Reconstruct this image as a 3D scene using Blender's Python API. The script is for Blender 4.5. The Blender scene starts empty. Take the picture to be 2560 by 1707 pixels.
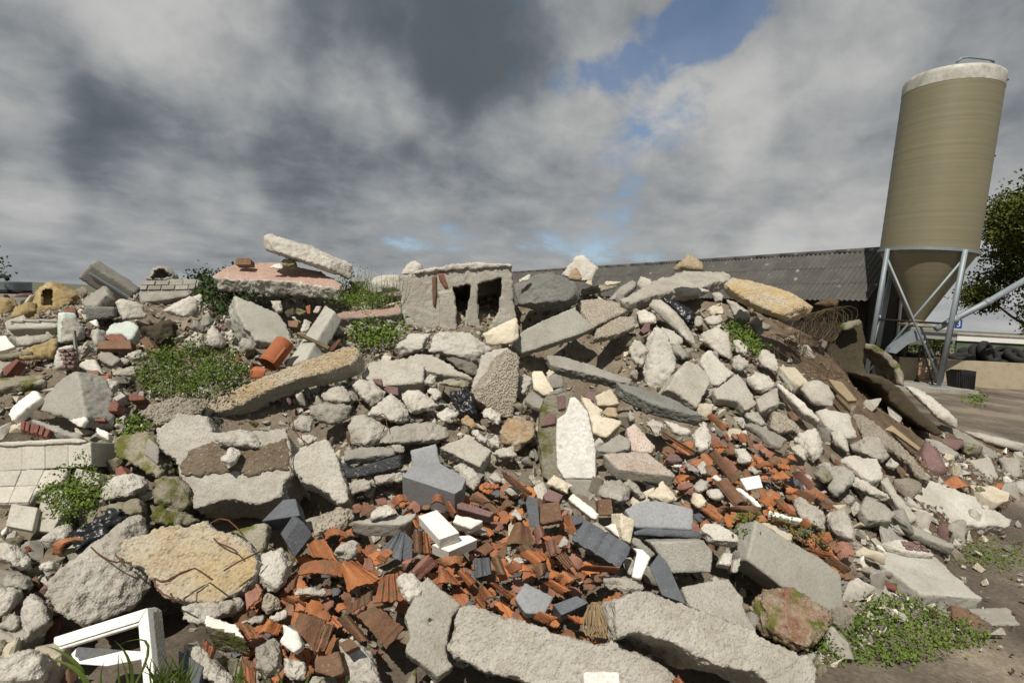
import bpy, bmesh, math, random
import numpy as np
from mathutils import Vector, Matrix, noise
random.seed(7); rnd = random.random
def ru(a, b): return a + (b - a) * rnd()
SC = bpy.context.scene; COL = SC.collection

# ---------------------------------------------------------------- camera
W0, H0, F0, PITCH, ROLL, CAMZ = 2560.0, 1707.0, 1350.0, math.radians(3.7), math.radians(3.0), 1.7
CAM = Vector((0, 0, CAMZ))
FW = Vector((0, math.cos(PITCH), -math.sin(PITCH))); _u = Vector((0, math.sin(PITCH), math.cos(PITCH))); _x = Vector((1, 0, 0))
RT = _x * math.cos(ROLL) + _u * math.sin(ROLL); UP = -_x * math.sin(ROLL) + _u * math.cos(ROLL)
cam = bpy.data.objects.new('camera', bpy.data.cameras.new('camera')); COL.objects.link(cam)
cam.data.sensor_width = 36.0; cam.data.lens = 36.0 * F0 / W0
cam.data.clip_start = 0.05; cam.data.clip_end = 3000
cam.matrix_world = Matrix(((RT.x, UP.x, -FW.x, CAM.x), (RT.y, UP.y, -FW.y, CAM.y), (RT.z, UP.z, -FW.z, CAM.z), (0, 0, 0, 1)))
SC.camera = cam
def ray(p):
    "direction (unit depth) of a photograph pixel"
    return FW + RT * ((p[0] - W0 / 2) / F0) + UP * (-(p[1] - H0 / 2) / F0)
def topx(v):
    d = Vector(v) - CAM; z = d.dot(FW)
    return (W0 / 2 + F0 * d.dot(RT) / z, H0 / 2 - F0 * d.dot(UP) / z)

# ---------------------------------------------------------------- light and sky
SUN = Vector((-0.36 * math.cos(math.radians(53)), -0.93 * math.cos(math.radians(53)), math.sin(math.radians(53)))).normalized()
sl = bpy.data.lights.new('sun', 'SUN'); sl.energy = 4.9; sl.angle = math.radians(0.53); sl.color = (1.0, 0.94, 0.84)
so = bpy.data.objects.new('sun', sl); COL.objects.link(so); so.rotation_euler = SUN.to_track_quat('Z', 'Y').to_euler()
so.location = (-6, -12, 20)
SC.view_settings.view_transform = 'Standard'; SC.view_settings.look = 'None'
SC.view_settings.exposure = 0.0; SC.view_settings.gamma = 1.0; SC.view_settings.use_curve_mapping = False

wd = bpy.data.worlds.new('World'); SC.world = wd; wd.use_nodes = True
def build_sky():
    nt = wd.node_tree; N = nt.nodes; L = nt.links
    for n in list(N): N.remove(n)
    def nd(t, **k):
        n = N.new(t)
        for a, v in k.items(): setattr(n, a, v)
        return n
    def setin(n, i, v):
        if hasattr(v, 'node'): L.new(v, n.inputs[i])
        else: n.inputs[i].default_value = v
    def M(op, a, b=0.0, c=None, clamp=False):
        n = nd('ShaderNodeMath', operation=op, use_clamp=clamp); setin(n, 0, a); setin(n, 1, b)
        if c is not None: setin(n, 2, c)
        return n.outputs[0]
    def mr(v, a, b, lo=0.0, hi=1.0, kind='SMOOTHSTEP'):
        n = nd('ShaderNodeMapRange', interpolation_type=kind, clamp=True)
        for i, x in enumerate((v, a, b, lo, hi)): setin(n, i, x)
        return n.outputs[0]
    tc = nd('ShaderNodeTexCoord'); d = tc.outputs['Generated']
    sep = nd('ShaderNodeSeparateXYZ'); L.new(d, sep.inputs[0])
    zl = M('LOGARITHM', M('ADD', M('MAXIMUM', sep.outputs[2], 0.0), .13), 2.71828)
    cmb = nd('ShaderNodeCombineXYZ'); L.new(sep.outputs[0], cmb.inputs[0]); L.new(sep.outputs[1], cmb.inputs[1]); L.new(M('MULTIPLY', zl, .62), cmb.inputs[2])
    P = cmb.outputs[0]
    def nz(scale, detail, rough, off, dist=0.0):
        mp = nd('ShaderNodeMapping'); L.new(P, mp.inputs[0]); mp.inputs['Location'].default_value = off; mp.inputs['Scale'].default_value = (1, 1, 1)
        n = nd('ShaderNodeTexNoise'); L.new(mp.outputs[0], n.inputs['Vector'])
        n.inputs['Scale'].default_value = scale; n.inputs['Detail'].default_value = detail; n.inputs['Roughness'].default_value = rough
        n.inputs['Distortion'].default_value = dist
        return n.outputs[0]
    def blob(px, py, r):
        c = ray((px, py)).normalized()
        v = nd('ShaderNodeVectorMath', operation='DOT_PRODUCT'); L.new(d, v.inputs[0]); v.inputs[1].default_value = c
        return mr(v.outputs['Value'], math.cos(math.radians(r)), 1.0)
    n1 = nz(2.4, 9, .56, (3.1, 1.7, 0), .15); n2 = nz(1.9, 7, .54, (9.4, 4.2, 0), .2); n3 = nz(5.2, 9, .58, (1.3, 8.8, 0), .2); n4 = nz(15, 7, .56, (4.4, 2.2, 0), .2)
    # cloud cover: mostly closed, a gap of blue up right of the middle and thinner patches low down
    cov = M('ADD', M('ADD', M('MULTIPLY', n1, .55), M('MULTIPLY', n3, .38)), M('MULTIPLY', n4, .27))
    for (px, py, r, w) in COVER: cov = M('MULTIPLY_ADD', blob(px, py, r), w, cov)
    cov = M('ADD', cov, mr(sep.outputs[2], .02, .10, .16, 0.0))
    fac = M('MAXIMUM', mr(cov, .42, .58), .22)
    br = M('ADD', M('ADD', M('MULTIPLY', n2, .54), M('MULTIPLY', n3, .36)), M('MULTIPLY', n4, .34))
    br = M('ADD', br, mr(sep.outputs[2], .0, .30, .09, 0.0))
    for (px, py, r, w) in SHADE: br = M('MULTIPLY_ADD', blob(px, py, r), w, br)
    ramp = nd('ShaderNodeValToRGB'); L.new(br, ramp.inputs[0]); ramp.color_ramp.interpolation = 'B_SPLINE'
    e = ramp.color_ramp.elements
    e[0].position = .36; e[0].color = (.125, .150, .170, 1)
    e[1].position = .90; e[1].color = (.68, .68, .66, 1)
    m = e.new(.50); m.color = (.20, .228, .252, 1)
    m = e.new(.62); m.color = (.345, .365, .385, 1)
    m = e.new(.76); m.color = (.50, .51, .51, 1)
    sky = nd('ShaderNodeTexSky', sky_type='NISHITA', sun_disc=False)
    sky.sun_elevation = math.radians(53); sky.sun_rotation = math.atan2(SUN.x, SUN.y)
    sky.air_density = 1.0; sky.dust_density = .6; sky.ozone_density = 2.2
    b1 = nd('ShaderNodeBackground'); L.new(sky.outputs[0], b1.inputs[0]); b1.inputs[1].default_value = SKY_STRENGTH
    b2 = nd('ShaderNodeBackground'); L.new(ramp.outputs[0], b2.inputs[0]); b2.inputs[1].default_value = CLOUD_STRENGTH
    mx = nd('ShaderNodeMixShader'); L.new(fac, mx.inputs[0]); L.new(b1.outputs[0], mx.inputs[1]); L.new(b2.outputs[0], mx.inputs[2])
    out = nd('ShaderNodeOutputWorld'); L.new(mx.outputs[0], out.inputs[0])
SKY_STRENGTH = 0.10; CLOUD_STRENGTH = 0.78
COVER = [(1850, 0, 4.6, -.18), (1760, 60, 4.2, -.18), (1640, 120, 4, -.16), (1520, 165, 3.6, -.13), (1420, 190, 3.0, -.09), (1150, 570, 5, -.03), (330, 590, 6, -.08), (1780, 480, 9, .14), (1250, 480, 12, .07), (700, 120, 24, .12), (2200, 250, 16, .12), (1250, 330, 12, .08), (300, 300, 20, .12)]
SHADE = [(1000, 40, 12, -.20), (1230, 130, 8, -.14), (420, 370, 9, -.15), (800, 420, 7, -.13), (100, 250, 8, -.12), (1750, 290, 8, .22), (1500, 270, 7, .14), (1300, 330, 6, .10), (930, 235, 6, .24), (1060, 280, 4, .12), (520, 90, 10, .16), (300, 40, 8, .12), (30, 240, 5, .2), (1720, 410, 4.5, -.13), (400, 510, 6, .16), (80, 490, 4, .18), (560, 500, 4, .14), (2450, 200, 8, -.10), (2050, 110, 9, .10), (2030, 620, 7, .06), (1950, 590, 3, .10)]
build_sky()

# ---------------------------------------------------------------- pixel helpers: zoom windows of the photograph (x0, y0, scale)
Z = 4.6125
WIN = dict(a=(0, 560, Z), b=(480, 560, Z), c=(960, 560, Z), d=(1440, 560, Z), e=(1880, 840, Z), f=(2080, 1000, Z), g=(0, 860, Z),
           h=(400, 840, Z), i=(860, 840, Z), j=(1300, 840, Z), k=(1560, 860, Z), l=(0, 1140, Z), m=(400, 1120, Z), n=(840, 1120, Z),
           o=(1260, 1120, Z), p=(1660, 1120, Z), q=(0, 1367, Z), r=(460, 1367, 4.2), s=(980, 1367, 4.2), t=(1500, 1367, 4.2),
           u=(2000, 1300, 3.852), v=(1900, 540, 3.2667), w=(2000, 600, 5.2267), x=(2200, 760, 6.03), z=(1880, 80, 3.266))
def P(s):
    "'a 10,20 30,40 b 5,6' -> photograph pixels"
    out = []; w = None
    for t in s.split():
        if ',' in t:
            x, y = t.split(','); out.append((w[0] + float(x) / w[2], w[1] + float(y) / w[2]))
        else: w = WIN[t]
    return out

# ---------------------------------------------------------------- terrain height of the heap
_hx = [-12, -6.64, -4.56, -2.49, -.93, 1.14, 2.44, 3.2, 3.73, 4.25, 4.77, 5.29, 5.8, 6.64, 7.6]
_hh = [1.44, 1.48, 1.87, 1.96, 1.94, 2.05, 2.10, 1.92, 1.64, 1.25, .92, .58, .40, .25, 0.0]
_tx = [-12, 1.0, 1.57, 2.6, 3.34, 4.6, 6.2, 7.2, 9]
_ty = [1.7, 1.9, 2.5, 3.2, 3.9, 4.9, 6.2, 6.7, 7.0]
YC = 7.0
def interp(x, X, Y):
    if x <= X[0]: return Y[0]
    for a in range(len(X) - 1):
        if x <= X[a + 1]:
            t = (x - X[a]) / (X[a + 1] - X[a]); return Y[a] + (Y[a + 1] - Y[a]) * t
    return Y[-1]
def Hf(x, y):
    hc = interp(x, _hx, _hh); yt = interp(x, _tx, _ty)
    if hc <= 0 or y <= yt: return 0.0
    if y < YC: return hc * ((y - yt) / max(.3, YC - yt)) ** .88
    u = (y - YC) / 3.8
    return hc * max(0.0, 1 - u * u)
def hit(p, far=14.0, dmiss=6.8):
    d = ray(p); t = 1.5; dt = .03
    while t < far:
        q = CAM + d * t
        if q.z <= Hf(q.x, q.y): return q
        t += dt
    return CAM + d * (dmiss / d.y)
def ground(p, z=0.0):
    d = ray(p); return CAM + d * ((z - CAMZ) / d.z)
def on_plane(p, a, n, lo=.72, hi=1.35):
    d = ray(p); tc = (a - CAM).dot(FW); q = d.dot(n)
    t = (a - CAM).dot(n) / q if abs(q) > 1e-5 else tc
    return CAM + d * min(max(t, tc * lo), tc * hi)
def at_depth(p, y): d = ray(p); return CAM + d * (y / d.y)

# ---------------------------------------------------------------- materials
MATS = {}
def mat(name, c1, c2, c3=None, spot=0.0, blot=4.0, vor=85.0, bump=.5, fine=70.0, rough=.9, moss=0.0, mosscol=(.10, .105, .022), metal=0.0, vb=.5, var=.14, band=None, spec=.3, sat=0.0, dirt=.55, grain=.5):
    m = bpy.data.materials.new(name); m.use_nodes = True; MATS[name] = m
    nt = m.node_tree; N = nt.nodes; L = nt.links; bs = N['Principled BSDF']
    bs.inputs['Roughness'].default_value = rough; bs.inputs['Metallic'].default_value = metal; bs.inputs['Specular IOR Level'].default_value = spec
    def nd(t, **k):
        n = N.new(t)
        for a, v in k.items(): setattr(n, a, v)
        return n
    tc = nd('ShaderNodeTexCoord'); oi = nd('ShaderNodeObjectInfo')
    sc = nd('ShaderNodeVectorMath', operation='SCALE'); L.new(oi.outputs['Location'], sc.inputs[0]); sc.inputs['Scale'].default_value = 3.7
    ad = nd('ShaderNodeVectorMath', operation='ADD'); L.new(tc.outputs['Object'], ad.inputs[0]); L.new(sc.outputs[0], ad.inputs[1]); V = ad.outputs[0]
    def noi(s, d=4, r=.55):
        n = nd('ShaderNodeTexNoise'); L.new(V, n.inputs['Vector']); n.inputs['Scale'].default_value = s; n.inputs['Detail'].default_value = d; n.inputs['Roughness'].default_value = r
        return n.outputs[0]
    def mr(v, a, b, lo=0., hi=1.):
        n = nd('ShaderNodeMapRange', clamp=True); L.new(v, n.inputs[0])
        for k, x in enumerate((a, b, lo, hi)): n.inputs[k + 1].default_value = x
        return n.outputs[0]
    def mix(f, a, b, mode='MIX'):
        n = nd('ShaderNodeMix', data_type='RGBA', blend_type=mode)
        for sock, v in ((n.inputs['Factor'], f), (n.inputs['A'], a), (n.inputs['B'], b)):
            if hasattr(v, 'node'): L.new(v, sock)
            elif isinstance(v, tuple): sock.default_value = (*v, 1)
            else: sock.default_value = v
        return n.outputs['Result']
    c = mix(mr(noi(blot, 5, .6), .36, .64), c1, c2)
    c = mix(mr(noi(fine, 3, .6), .42, .72, 0, grain), c, tuple(x * .5 for x in c1))
    vo = nd('ShaderNodeTexVoronoi'); L.new(V, vo.inputs['Vector']); vo.inputs['Scale'].default_value = vor
    if c3 and spot > 0:
        wn = nd('ShaderNodeSeparateColor'); L.new(vo.outputs['Color'], wn.inputs[0])
        sp = nd('ShaderNodeMath', operation='MULTIPLY'); L.new(mr(wn.outputs[0], 1 - spot, 1 - spot + .02), sp.inputs[0]); L.new(mr(vo.outputs['Distance'], .18, .5, .65, 0), sp.inputs[1])
        c = mix(sp.outputs[0], c, c3)
    if dirt > 0: c = mix(mr(noi(7, 9, .72), .50, .72, 0, dirt), c, tuple(x * y for x, y in zip(c1, (.50, .44, .36))))
    if band:
        wv = nd('ShaderNodeSeparateXYZ'); L.new(tc.outputs['Object'], wv.inputs[0])
        nb = nd('ShaderNodeTexNoise', noise_dimensions='1D'); L.new(wv.outputs[2], nb.inputs['W']); nb.inputs['Scale'].default_value = band[0]; nb.inputs['Detail'].default_value = 3
        c = mix(mr(nb.outputs[0], .35, .7, 0, band[1]), c, tuple(x * .6 for x in c1))
    if moss > 0:
        ge = nd('ShaderNodeNewGeometry')
        c = mix(mr(noi(blot * 1.7, 6, .65), .62 - .3 * moss, .70 - .22 * moss), c, mosscol)
    # each thing a little lighter or darker than the next
    hv = nd('ShaderNodeHueSaturation'); L.new(c, hv.inputs['Color']); L.new(mr(oi.outputs['Random'], 0, 1, 1 - var, 1 + var), hv.inputs['Value'])
    hv.inputs['Saturation'].default_value = 1 + sat
    L.new(hv.outputs[0], bs.inputs['Base Color'])
    if bump > 0:
        h = nd('ShaderNodeMath', operation='MULTIPLY_ADD'); L.new(mr(vo.outputs['Distance'], 0, .6), h.inputs[0]); h.inputs[1].default_value = vb; L.new(noi(fine * .6, 6, .7), h.inputs[2])
        bp = nd('ShaderNodeBump'); bp.inputs['Strength'].default_value = bump; bp.inputs['Distance'].default_value = .02
        L.new(h.outputs[0], bp.inputs['Height']); L.new(bp.outputs[0], bs.inputs['Normal'])
    return m
mat('conc', (.435, .412, .36), (.335, .312, .262), (.20, .17, .13), .16)
mat('concw', (.545, .52, .462), (.42, .395, .338), (.25, .22, .18), .13)
mat('concg', (.32, .31, .275), (.25, .235, .20), (.16, .15, .13), .10, bump=.3)
mat('concs', (.40, .39, .345), (.33, .315, .27), (.24, .23, .2), .06, bump=.14, blot=2.5)
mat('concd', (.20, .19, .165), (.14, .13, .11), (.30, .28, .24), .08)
mat('agg', (.40, .355, .285), (.32, .28, .22), (.15, .13, .105), .5, vor=62, bump=.75, vb=-.9)
mat('aggp', (.54, .47, .41), (.44, .36, .30), (.30, .16, .12), .4, vor=60, bump=.5, vb=-.8)
mat('cement', (.235, .235, .215), (.185, .185, .17), (.12, .12, .11), .1, bump=.6)
mat('pink', (.40, .275, .22), (.33, .225, .18), (.50, .44, .38), .25, vor=45)
mat('yellow', (.46, .345, .18), (.47, .42, .33), (.26, .2, .12), .25, vor=60, bump=.8, blot=5)
mat('sandy', (.42, .32, .16), (.30, .225, .11), (.5, .44, .33), .12, vor=16, bump=.8)
mat('rusty', (.44, .36, .26), (.36, .22, .09), (.25, .15, .07), .3, blot=9)
mat('mossy', (.31, .285, .225), (.22, .195, .14), (.4, .36, .3), .15, moss=.5)
mat('brickmoss', (.21, .115, .075), (.34, .30, .23), (.12, .08, .05), .2, moss=.42, blot=7)
mat('mossd', (.082, .066, .042), (.05, .041, .027), (.14, .115, .075), .2, moss=.16, mosscol=(.055, .055, .014))
mat('brick', (.225, .092, .065), (.165, .075, .058), (.30, .22, .17), .12, bump=.4, blot=14)
mat('brickb', (.21, .125, .075), (.15, .09, .06), (.3, .24, .18), .14, bump=.4, blot=12)
mat('purple', (.20, .12, .115), (.155, .10, .095), (.27, .2, .18), .1, bump=.25)
mat('white', (.78, .76, .70), (.70, .68, .60), (.5, .48, .4), .05, bump=.12, rough=.7, dirt=.22)
mat('plaster', (.80, .79, .75), (.72, .70, .64), (.40, .37, .29), .06, bump=.4, blot=9, vor=25)
mat('cream', (.62, .56, .44), (.50, .44, .33), (.35, .3, .22), .1, bump=.35)
mat('mint', (.58, .64, .575), (.50, .55, .49), (.36, .36, .3), .06, bump=.2)
mat('slate', (.125, .135, .15), (.085, .092, .105), (.2, .2, .2), .08, bump=.25, rough=.75)
mat('slatel', (.285, .29, .30), (.235, .24, .25), (.2, .2, .2), .05, bump=.12, rough=.8, dirt=.22)
mat('tile', (.37, .150, .068), (.26, .105, .055), (.22, .15, .08), .10, bump=.3, blot=9, moss=.22, mosscol=(.155, .115, .06), var=.25, fine=40)
mat('tileb', (.24, .125, .075), (.17, .09, .055), (.12, .1, .06), .10, bump=.3, blot=9, moss=.35, mosscol=(.12, .10, .05), var=.25, fine=40)
mat('tileo', (.42, .165, .064), (.34, .135, .056), (.25, .15, .08), .06, bump=.2, blot=6, var=.2, fine=40, dirt=.3)
mat('tilep', (.29, .145, .105), (.22, .115, .085), (.2, .15, .1), .08, bump=.25, blot=7, var=.22, fine=40)
mat('clay', (.36, .125, .055), (.32, .105, .045), (.3, .2, .1), .0, bump=.08, blot=3)
mat('tar', (.028, .030, .033), (.045, .047, .050), (.25, .25, .25), .25, vor=70, bump=.4, rough=.6)
mat('bag', (.012, .013, .015), (.02, .021, .023), bump=.15, rough=.32, spec=.5, dirt=.0)
mat('wood', (.15, .115, .065), (.095, .07, .04), bump=.4)
mat('woodl', (.36, .29, .18), (.27, .21, .13), bump=.4)
mat('aggy', (.43, .375, .28), (.40, .295, .165), (.18, .14, .1), .45, vor=62, bump=.75, vb=-.9, blot=3.5)
mat('dirtm', (.235, .185, .13), (.17, .13, .09), (.42, .38, .31), .25, vor=50, bump=1.0, blot=5)
mat('soil', (.155, .105, .062), (.105, .07, .042), (.3, .24, .17), .12, vor=60, bump=1.0, blot=3)
mat('rust', (.14, .062, .03), (.09, .04, .022), bump=.3)
mat('pvc', (.80, .79, .74), (.76, .75, .70), bump=.0, rough=.4, spec=.5, dirt=.0)
mat('steel', (.27, .31, .335), (.23, .265, .29), bump=.05, rough=.55, metal=.25, spec=.5, dirt=.22)
mat('dark', (.03, .03, .03), (.02, .02, .02), bump=.1)
mat('terr', (.50, .475, .41), (.45, .425, .365), (.36, .33, .28), .25, vor=160, bump=.08, blot=1.5)
mat('leaf', (.135, .185, .040), (.085, .135, .026), bump=0, rough=.85, spec=.08, var=.2, dirt=0)
mat('leafd', (.06, .105, .026), (.04, .075, .02), bump=0, rough=.85, spec=.08, var=.2, dirt=0)
mat('leafp', (.12, .15, .045), (.08, .115, .03), bump=0, rough=.85, spec=.08, var=.2, dirt=0)
mat('flower', (.17, .085, .17), (.12, .06, .13), bump=0, dirt=0)
mat('stem', (.10, .11, .04), (.07, .075, .03), bump=0, dirt=0)
mat('straw', (.34, .25, .14), (.25, .18, .10), bump=.2)
mat('flwhite', (.5, .5, .42), (.45, .45, .38), bump=0, dirt=0)

# ---------------------------------------------------------------- object helpers
CATS = dict(concrete_slab='slab', concrete_chunk='chunk', boulder='boulder', brick='brick', white_brick='brick', roof_tile='roof tile', slate_tile='slate', slate_block='block', plaster_shard='plaster shard', concrete_block='block', concrete_beam='beam', stone='stone', paving_slab='paving slab', plastic_bag='plastic bag', wall_fragment='wall fragment')
def lab(o, label, cat=None, group=None, kind=None):
    if label: o['label'] = label
    if cat: o['category'] = cat
    if group: o['group'] = group
    o['kind'] = kind or 'thing'
    return o
def newobj(name, me, m=None, parent=None, loc=None):
    o = bpy.data.objects.new(name, me); COL.objects.link(o)
    if m is not None and me is not None and len(me.materials) == 0:
        me.materials.append(MATS[m] if isinstance(m, str) else m)
    if parent: o.parent = parent
    if loc is not None: o.location = loc
    return o
def me_from(verts, faces, smooth=False):
    me = bpy.data.meshes.new('m'); me.from_pydata([tuple(v) for v in verts], [], faces); me.update()
    if smooth: me.polygons.foreach_set('use_smooth', [True] * len(me.polygons))
    return me
def me_bm(bm, smooth=False):
    me = bpy.data.meshes.new('m'); bm.to_mesh(me); bm.free()
    if smooth: me.polygons.foreach_set('use_smooth', [True] * len(me.polygons))
    return me
PLN = {}
HLAB = []
HERO = []      # outlines in pixels, to keep the small fragments in the gaps
BAKE = []
def nrm(n, c):
    n = Vector(n).normalized(); d = ray(c).normalized()
    k = 0
    while n.dot(d) > -.24 and k < 20: n = (n - d * .12).normalized(); k += 1
    return n
def cen(poly): return (sum(p[0] for p in poly) / len(poly), sum(p[1] for p in poly) / len(poly))
def ragged(pts, n, step, amp):
    out = []
    for a in range(len(pts)):
        A, B = pts[a], pts[(a + 1) % len(pts)]; e = B - A; L = e.length; side = n.cross(e).normalized() if L > 1e-6 else Vector((0, 0, 0))
        k = max(1, int(L / step))
        for q in range(k):
            p = A + e * (q / k)
            if q: p = p + side * ru(-amp, amp)
            out.append(p)
    return out
def put(name, label, verts, faces, m, bake=None, parent=None, cat=None, group=None):
    c = sum((Vector(v) for v in verts), Vector()) / len(verts)
    me = me_from([Vector(v) - c for v in verts], faces)
    o = newobj(name, me, m)
    if parent:
        o.parent = parent; o.location = c - parent.location
    else:
        o.location = c; lab(o, label, cat or CATS.get(name, name.split('_')[-1]), group)
    if parent and label: o['label'] = label
    if bake: BAKE.append((o, bake))
    return o
def S(name, label, s, m, n=(0, -.45, .9), th=.1, rough=1.0, lift=.06, d=None, smooth=False, topm=None, carve=(), parent=None, a=None, hero=True, vs=None, jag=1.0, cat=None, group=None, up=.018):
    "a slab: the seen face traced as outline on a plane of normal n at its real distance, th metres thick"
    poly = P(s) if isinstance(s, str) else s; c = cen(poly); nn = nrm(n, c)
    if a is None: a = hit(c) if d is None else at_depth(c, d)
    A = a - ray(c).normalized() * lift
    if parent and parent.name in PLN: A, nn = PLN[parent.name]; A = A + nn * up
    pts = [on_plane(p, A, nn) for p in poly]
    dist = (A - CAM).length
    if hero and not parent: HERO.append(poly); HLAB.append(label)
    if rough > 0: pts = ragged(pts, nn, .07, .012 * rough * jag)
    k = len(pts)
    ctr = sum(pts, Vector()) / k
    bot = [p - nn * th * (ru(.85, 1.12) if rough > 0 else 1) + (p - ctr) * (ru(-.05, .03) if rough > 0 else 0) for p in pts]
    V = pts + bot
    Fc = [list(range(k)), list(range(2 * k - 1, k - 1, -1))] + [[(q + 1) % k, q, k + q, k + (q + 1) % k] for q in range(k)]
    nv = Vector((0, 0, 0))
    for q in range(k): nv += (pts[q] - ctr).cross(pts[(q + 1) % k] - ctr)
    if nv.dot(nn) < 0: Fc = [f[::-1] for f in Fc]
    o = put(name, label, V, Fc, m, parent=parent, cat=cat, group=group,
            bake=dict(vs=vs or min(.04, max(0.0085, .0030 * dist), th * .38), rough=rough, n=nn, smooth=smooth, topm=topm, carve=[(P(q), dp) for q, dp in carve], bevel=(rough <= 0), dist=dist))
    PLN[o.name] = (A, nn); return o
def R(name, label, s, m, bulge=.35, rough=1.0, lift=0.0, d=None, back=.55, carve=(), parent=None, tilt=.35, hero=True, vs=None, facet=6, topm=None, cat=None, group=None):
    "a lump: the outline traced from the photograph, hull of front, rim and back points, then broken up"
    poly = P(s) if isinstance(s, str) else s; c = cen(poly)
    a = hit(c) if d is None else at_depth(c, d)
    A = a - ray(c).normalized() * lift
    nn = (-ray(c).normalized() * (1 - tilt) + Vector((0, 0, 1)) * tilt).normalized()
    if hero and not parent: HERO.append(poly); HLAB.append(label)
    rim = [on_plane(p, A, nn) for p in poly]
    size = math.sqrt(max(1e-6, abs(sum(poly[q][0] * poly[(q + 1) % len(poly)][1] - poly[(q + 1) % len(poly)][0] * poly[q][1] for q in range(len(poly)))) / 2)) / F0 * (A - CAM).length
    V = []
    for p, w in zip(poly, rim):
        V.append(w - ray(p) * ru(-.05, .10) * size)
        V.append(w + (A - w) * ru(.15, .4) + ray(p).normalized() * size * back * ru(.6, 1.1))
    nf = max(3, min(5, len(poly) // 2)); st = ru(0, len(poly)); tl = (ru(-.25, .25), ru(-.1, .35)); ex = max(abs(q[0] - c[0]) + abs(q[1] - c[1]) for q in poly)
    for q in range(nf):
        p = poly[int(st + q * len(poly) / nf) % len(poly)]; f = ru(.55, .9); pi = (c[0] + (p[0] - c[0]) * f, c[1] + (p[1] - c[1]) * f)
        V.append(on_plane(pi, A, nn) - ray(pi).normalized() * size * bulge * (ru(.82, 1.0) + tl[0] * (pi[0] - c[0]) / ex + tl[1] * (pi[1] - c[1]) / ex))
    bm = bmesh.new()
    for v in V: bm.verts.new(v)
    r = bmesh.ops.convex_hull(bm, input=bm.verts)
    for g in set(r['geom_interior']) | set(r['geom_unused']):
        if isinstance(g, bmesh.types.BMVert) and g.is_valid: bm.verts.remove(g)
    bm.verts.ensure_lookup_table(); bm.verts.index_update()
    V2 = [v.co.copy() for v in bm.verts]; F2 = [[v.index for v in f.verts] for f in bm.faces]; bm.free()
    dist = (A - CAM).length
    return put(name, label, V2, F2, m, parent=parent, cat=cat, group=group, bake=dict(vs=vs or min(.04, max(0.0085, .0030 * dist), size * .12), rough=rough, n=None, smooth=False, topm=topm, carve=[(P(q), dp) for q, dp in carve], bevel=False, dist=dist, nn=nn))
def inpoly(p, poly):
    x, y = p; c = False; j = len(poly) - 1
    for i in range(len(poly)):
        xi, yi = poly[i]; xj, yj = poly[j]
        if (yi > y) != (yj > y) and x < (xj - xi) * (y - yi) / (yj - yi + 1e-9) + xi: c = not c
        j = i
    return c
def bake_all():
    for o, b in BAKE:
        if b['bevel']:
            mo = o.modifiers.new('b', 'BEVEL'); mo.width = min(.006, b['vs'] * .4); mo.segments = 2; mo.limit_method = 'ANGLE'
        else:
            mo = o.modifiers.new('r', 'REMESH'); mo.mode = 'VOXEL'; mo.voxel_size = b['vs']
    dg = bpy.context.evaluated_depsgraph_get(); dg.update()
    for idx, (o, b) in enumerate(BAKE):
        me = bpy.data.meshes.new_from_object(o.evaluated_get(dg)); old = o.data
        o.modifiers.clear(); o.data = me; bpy.data.meshes.remove(old)
        if b['bevel']: continue
        k = len(me.vertices); co = np.empty(k * 3, np.float32); me.vertices.foreach_get('co', co); co = co.reshape(-1, 3)
        no = np.empty(k * 3, np.float32); me.vertex_normals.foreach_get('vector', no); no = no.reshape(-1, 3)
        loc = o.location + (o.parent.location if o.parent else Vector())
        off = Vector((idx * 3.17, idx * 1.3, idx * .7)); r = b['rough']
        amp = np.empty(k, np.float32)
        for q in range(k):
            v = Vector(co[q]) + off; n1 = noise.noise(v * 9)
            amp[q] = .007 * noise.noise(v * 4) + .008 * n1 + .009 * (.42 - noise.voronoi(v * (15 + 4 * n1))[0][0]) + .013 * noise.noise(v * 34) + .007 * noise.noise(v * 70) - .045 * max(0, noise.noise(v * 13 + Vector((5, 5, 5))) - .33)
        amp *= r
        if b['n'] is not None:
            w = np.abs(no @ np.array(b['n'], np.float32))
            amp *= np.where(w > .93, (.14 if b['smooth'] else .45), 1.0)
        co2 = co + no * amp[:, None]
        for poly, dep in b['carve']:
            x0, x1 = min(p[0] for p in poly), max(p[0] for p in poly); y0, y1 = min(p[1] for p in poly), max(p[1] for p in poly)
            fr = b['n'] if b['n'] is not None else b['nn']
            for q in range(k):
                wv = Vector(co2[q]) + loc; px = topx(wv)
                if x0 <= px[0] <= x1 and y0 <= px[1] <= y1 and Vector(no[q]).dot(fr) > .2 and inpoly(px, poly):
                    co2[q] += np.array((wv - CAM).normalized() * dep, np.float32)
        me.vertices.foreach_set('co', co2.ravel())
        if b['topm']:
            me.materials.append(MATS[b['topm']]); fn = Vector(b['n']) if b['n'] is not None else Vector((0, 0, 1))
            me.update()
            for f in me.polygons:
                if f.normal.dot(fn) > .72: f.material_index = 1
        me.polygons.foreach_set('use_smooth', [True] * len(me.polygons)); me.update()
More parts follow.
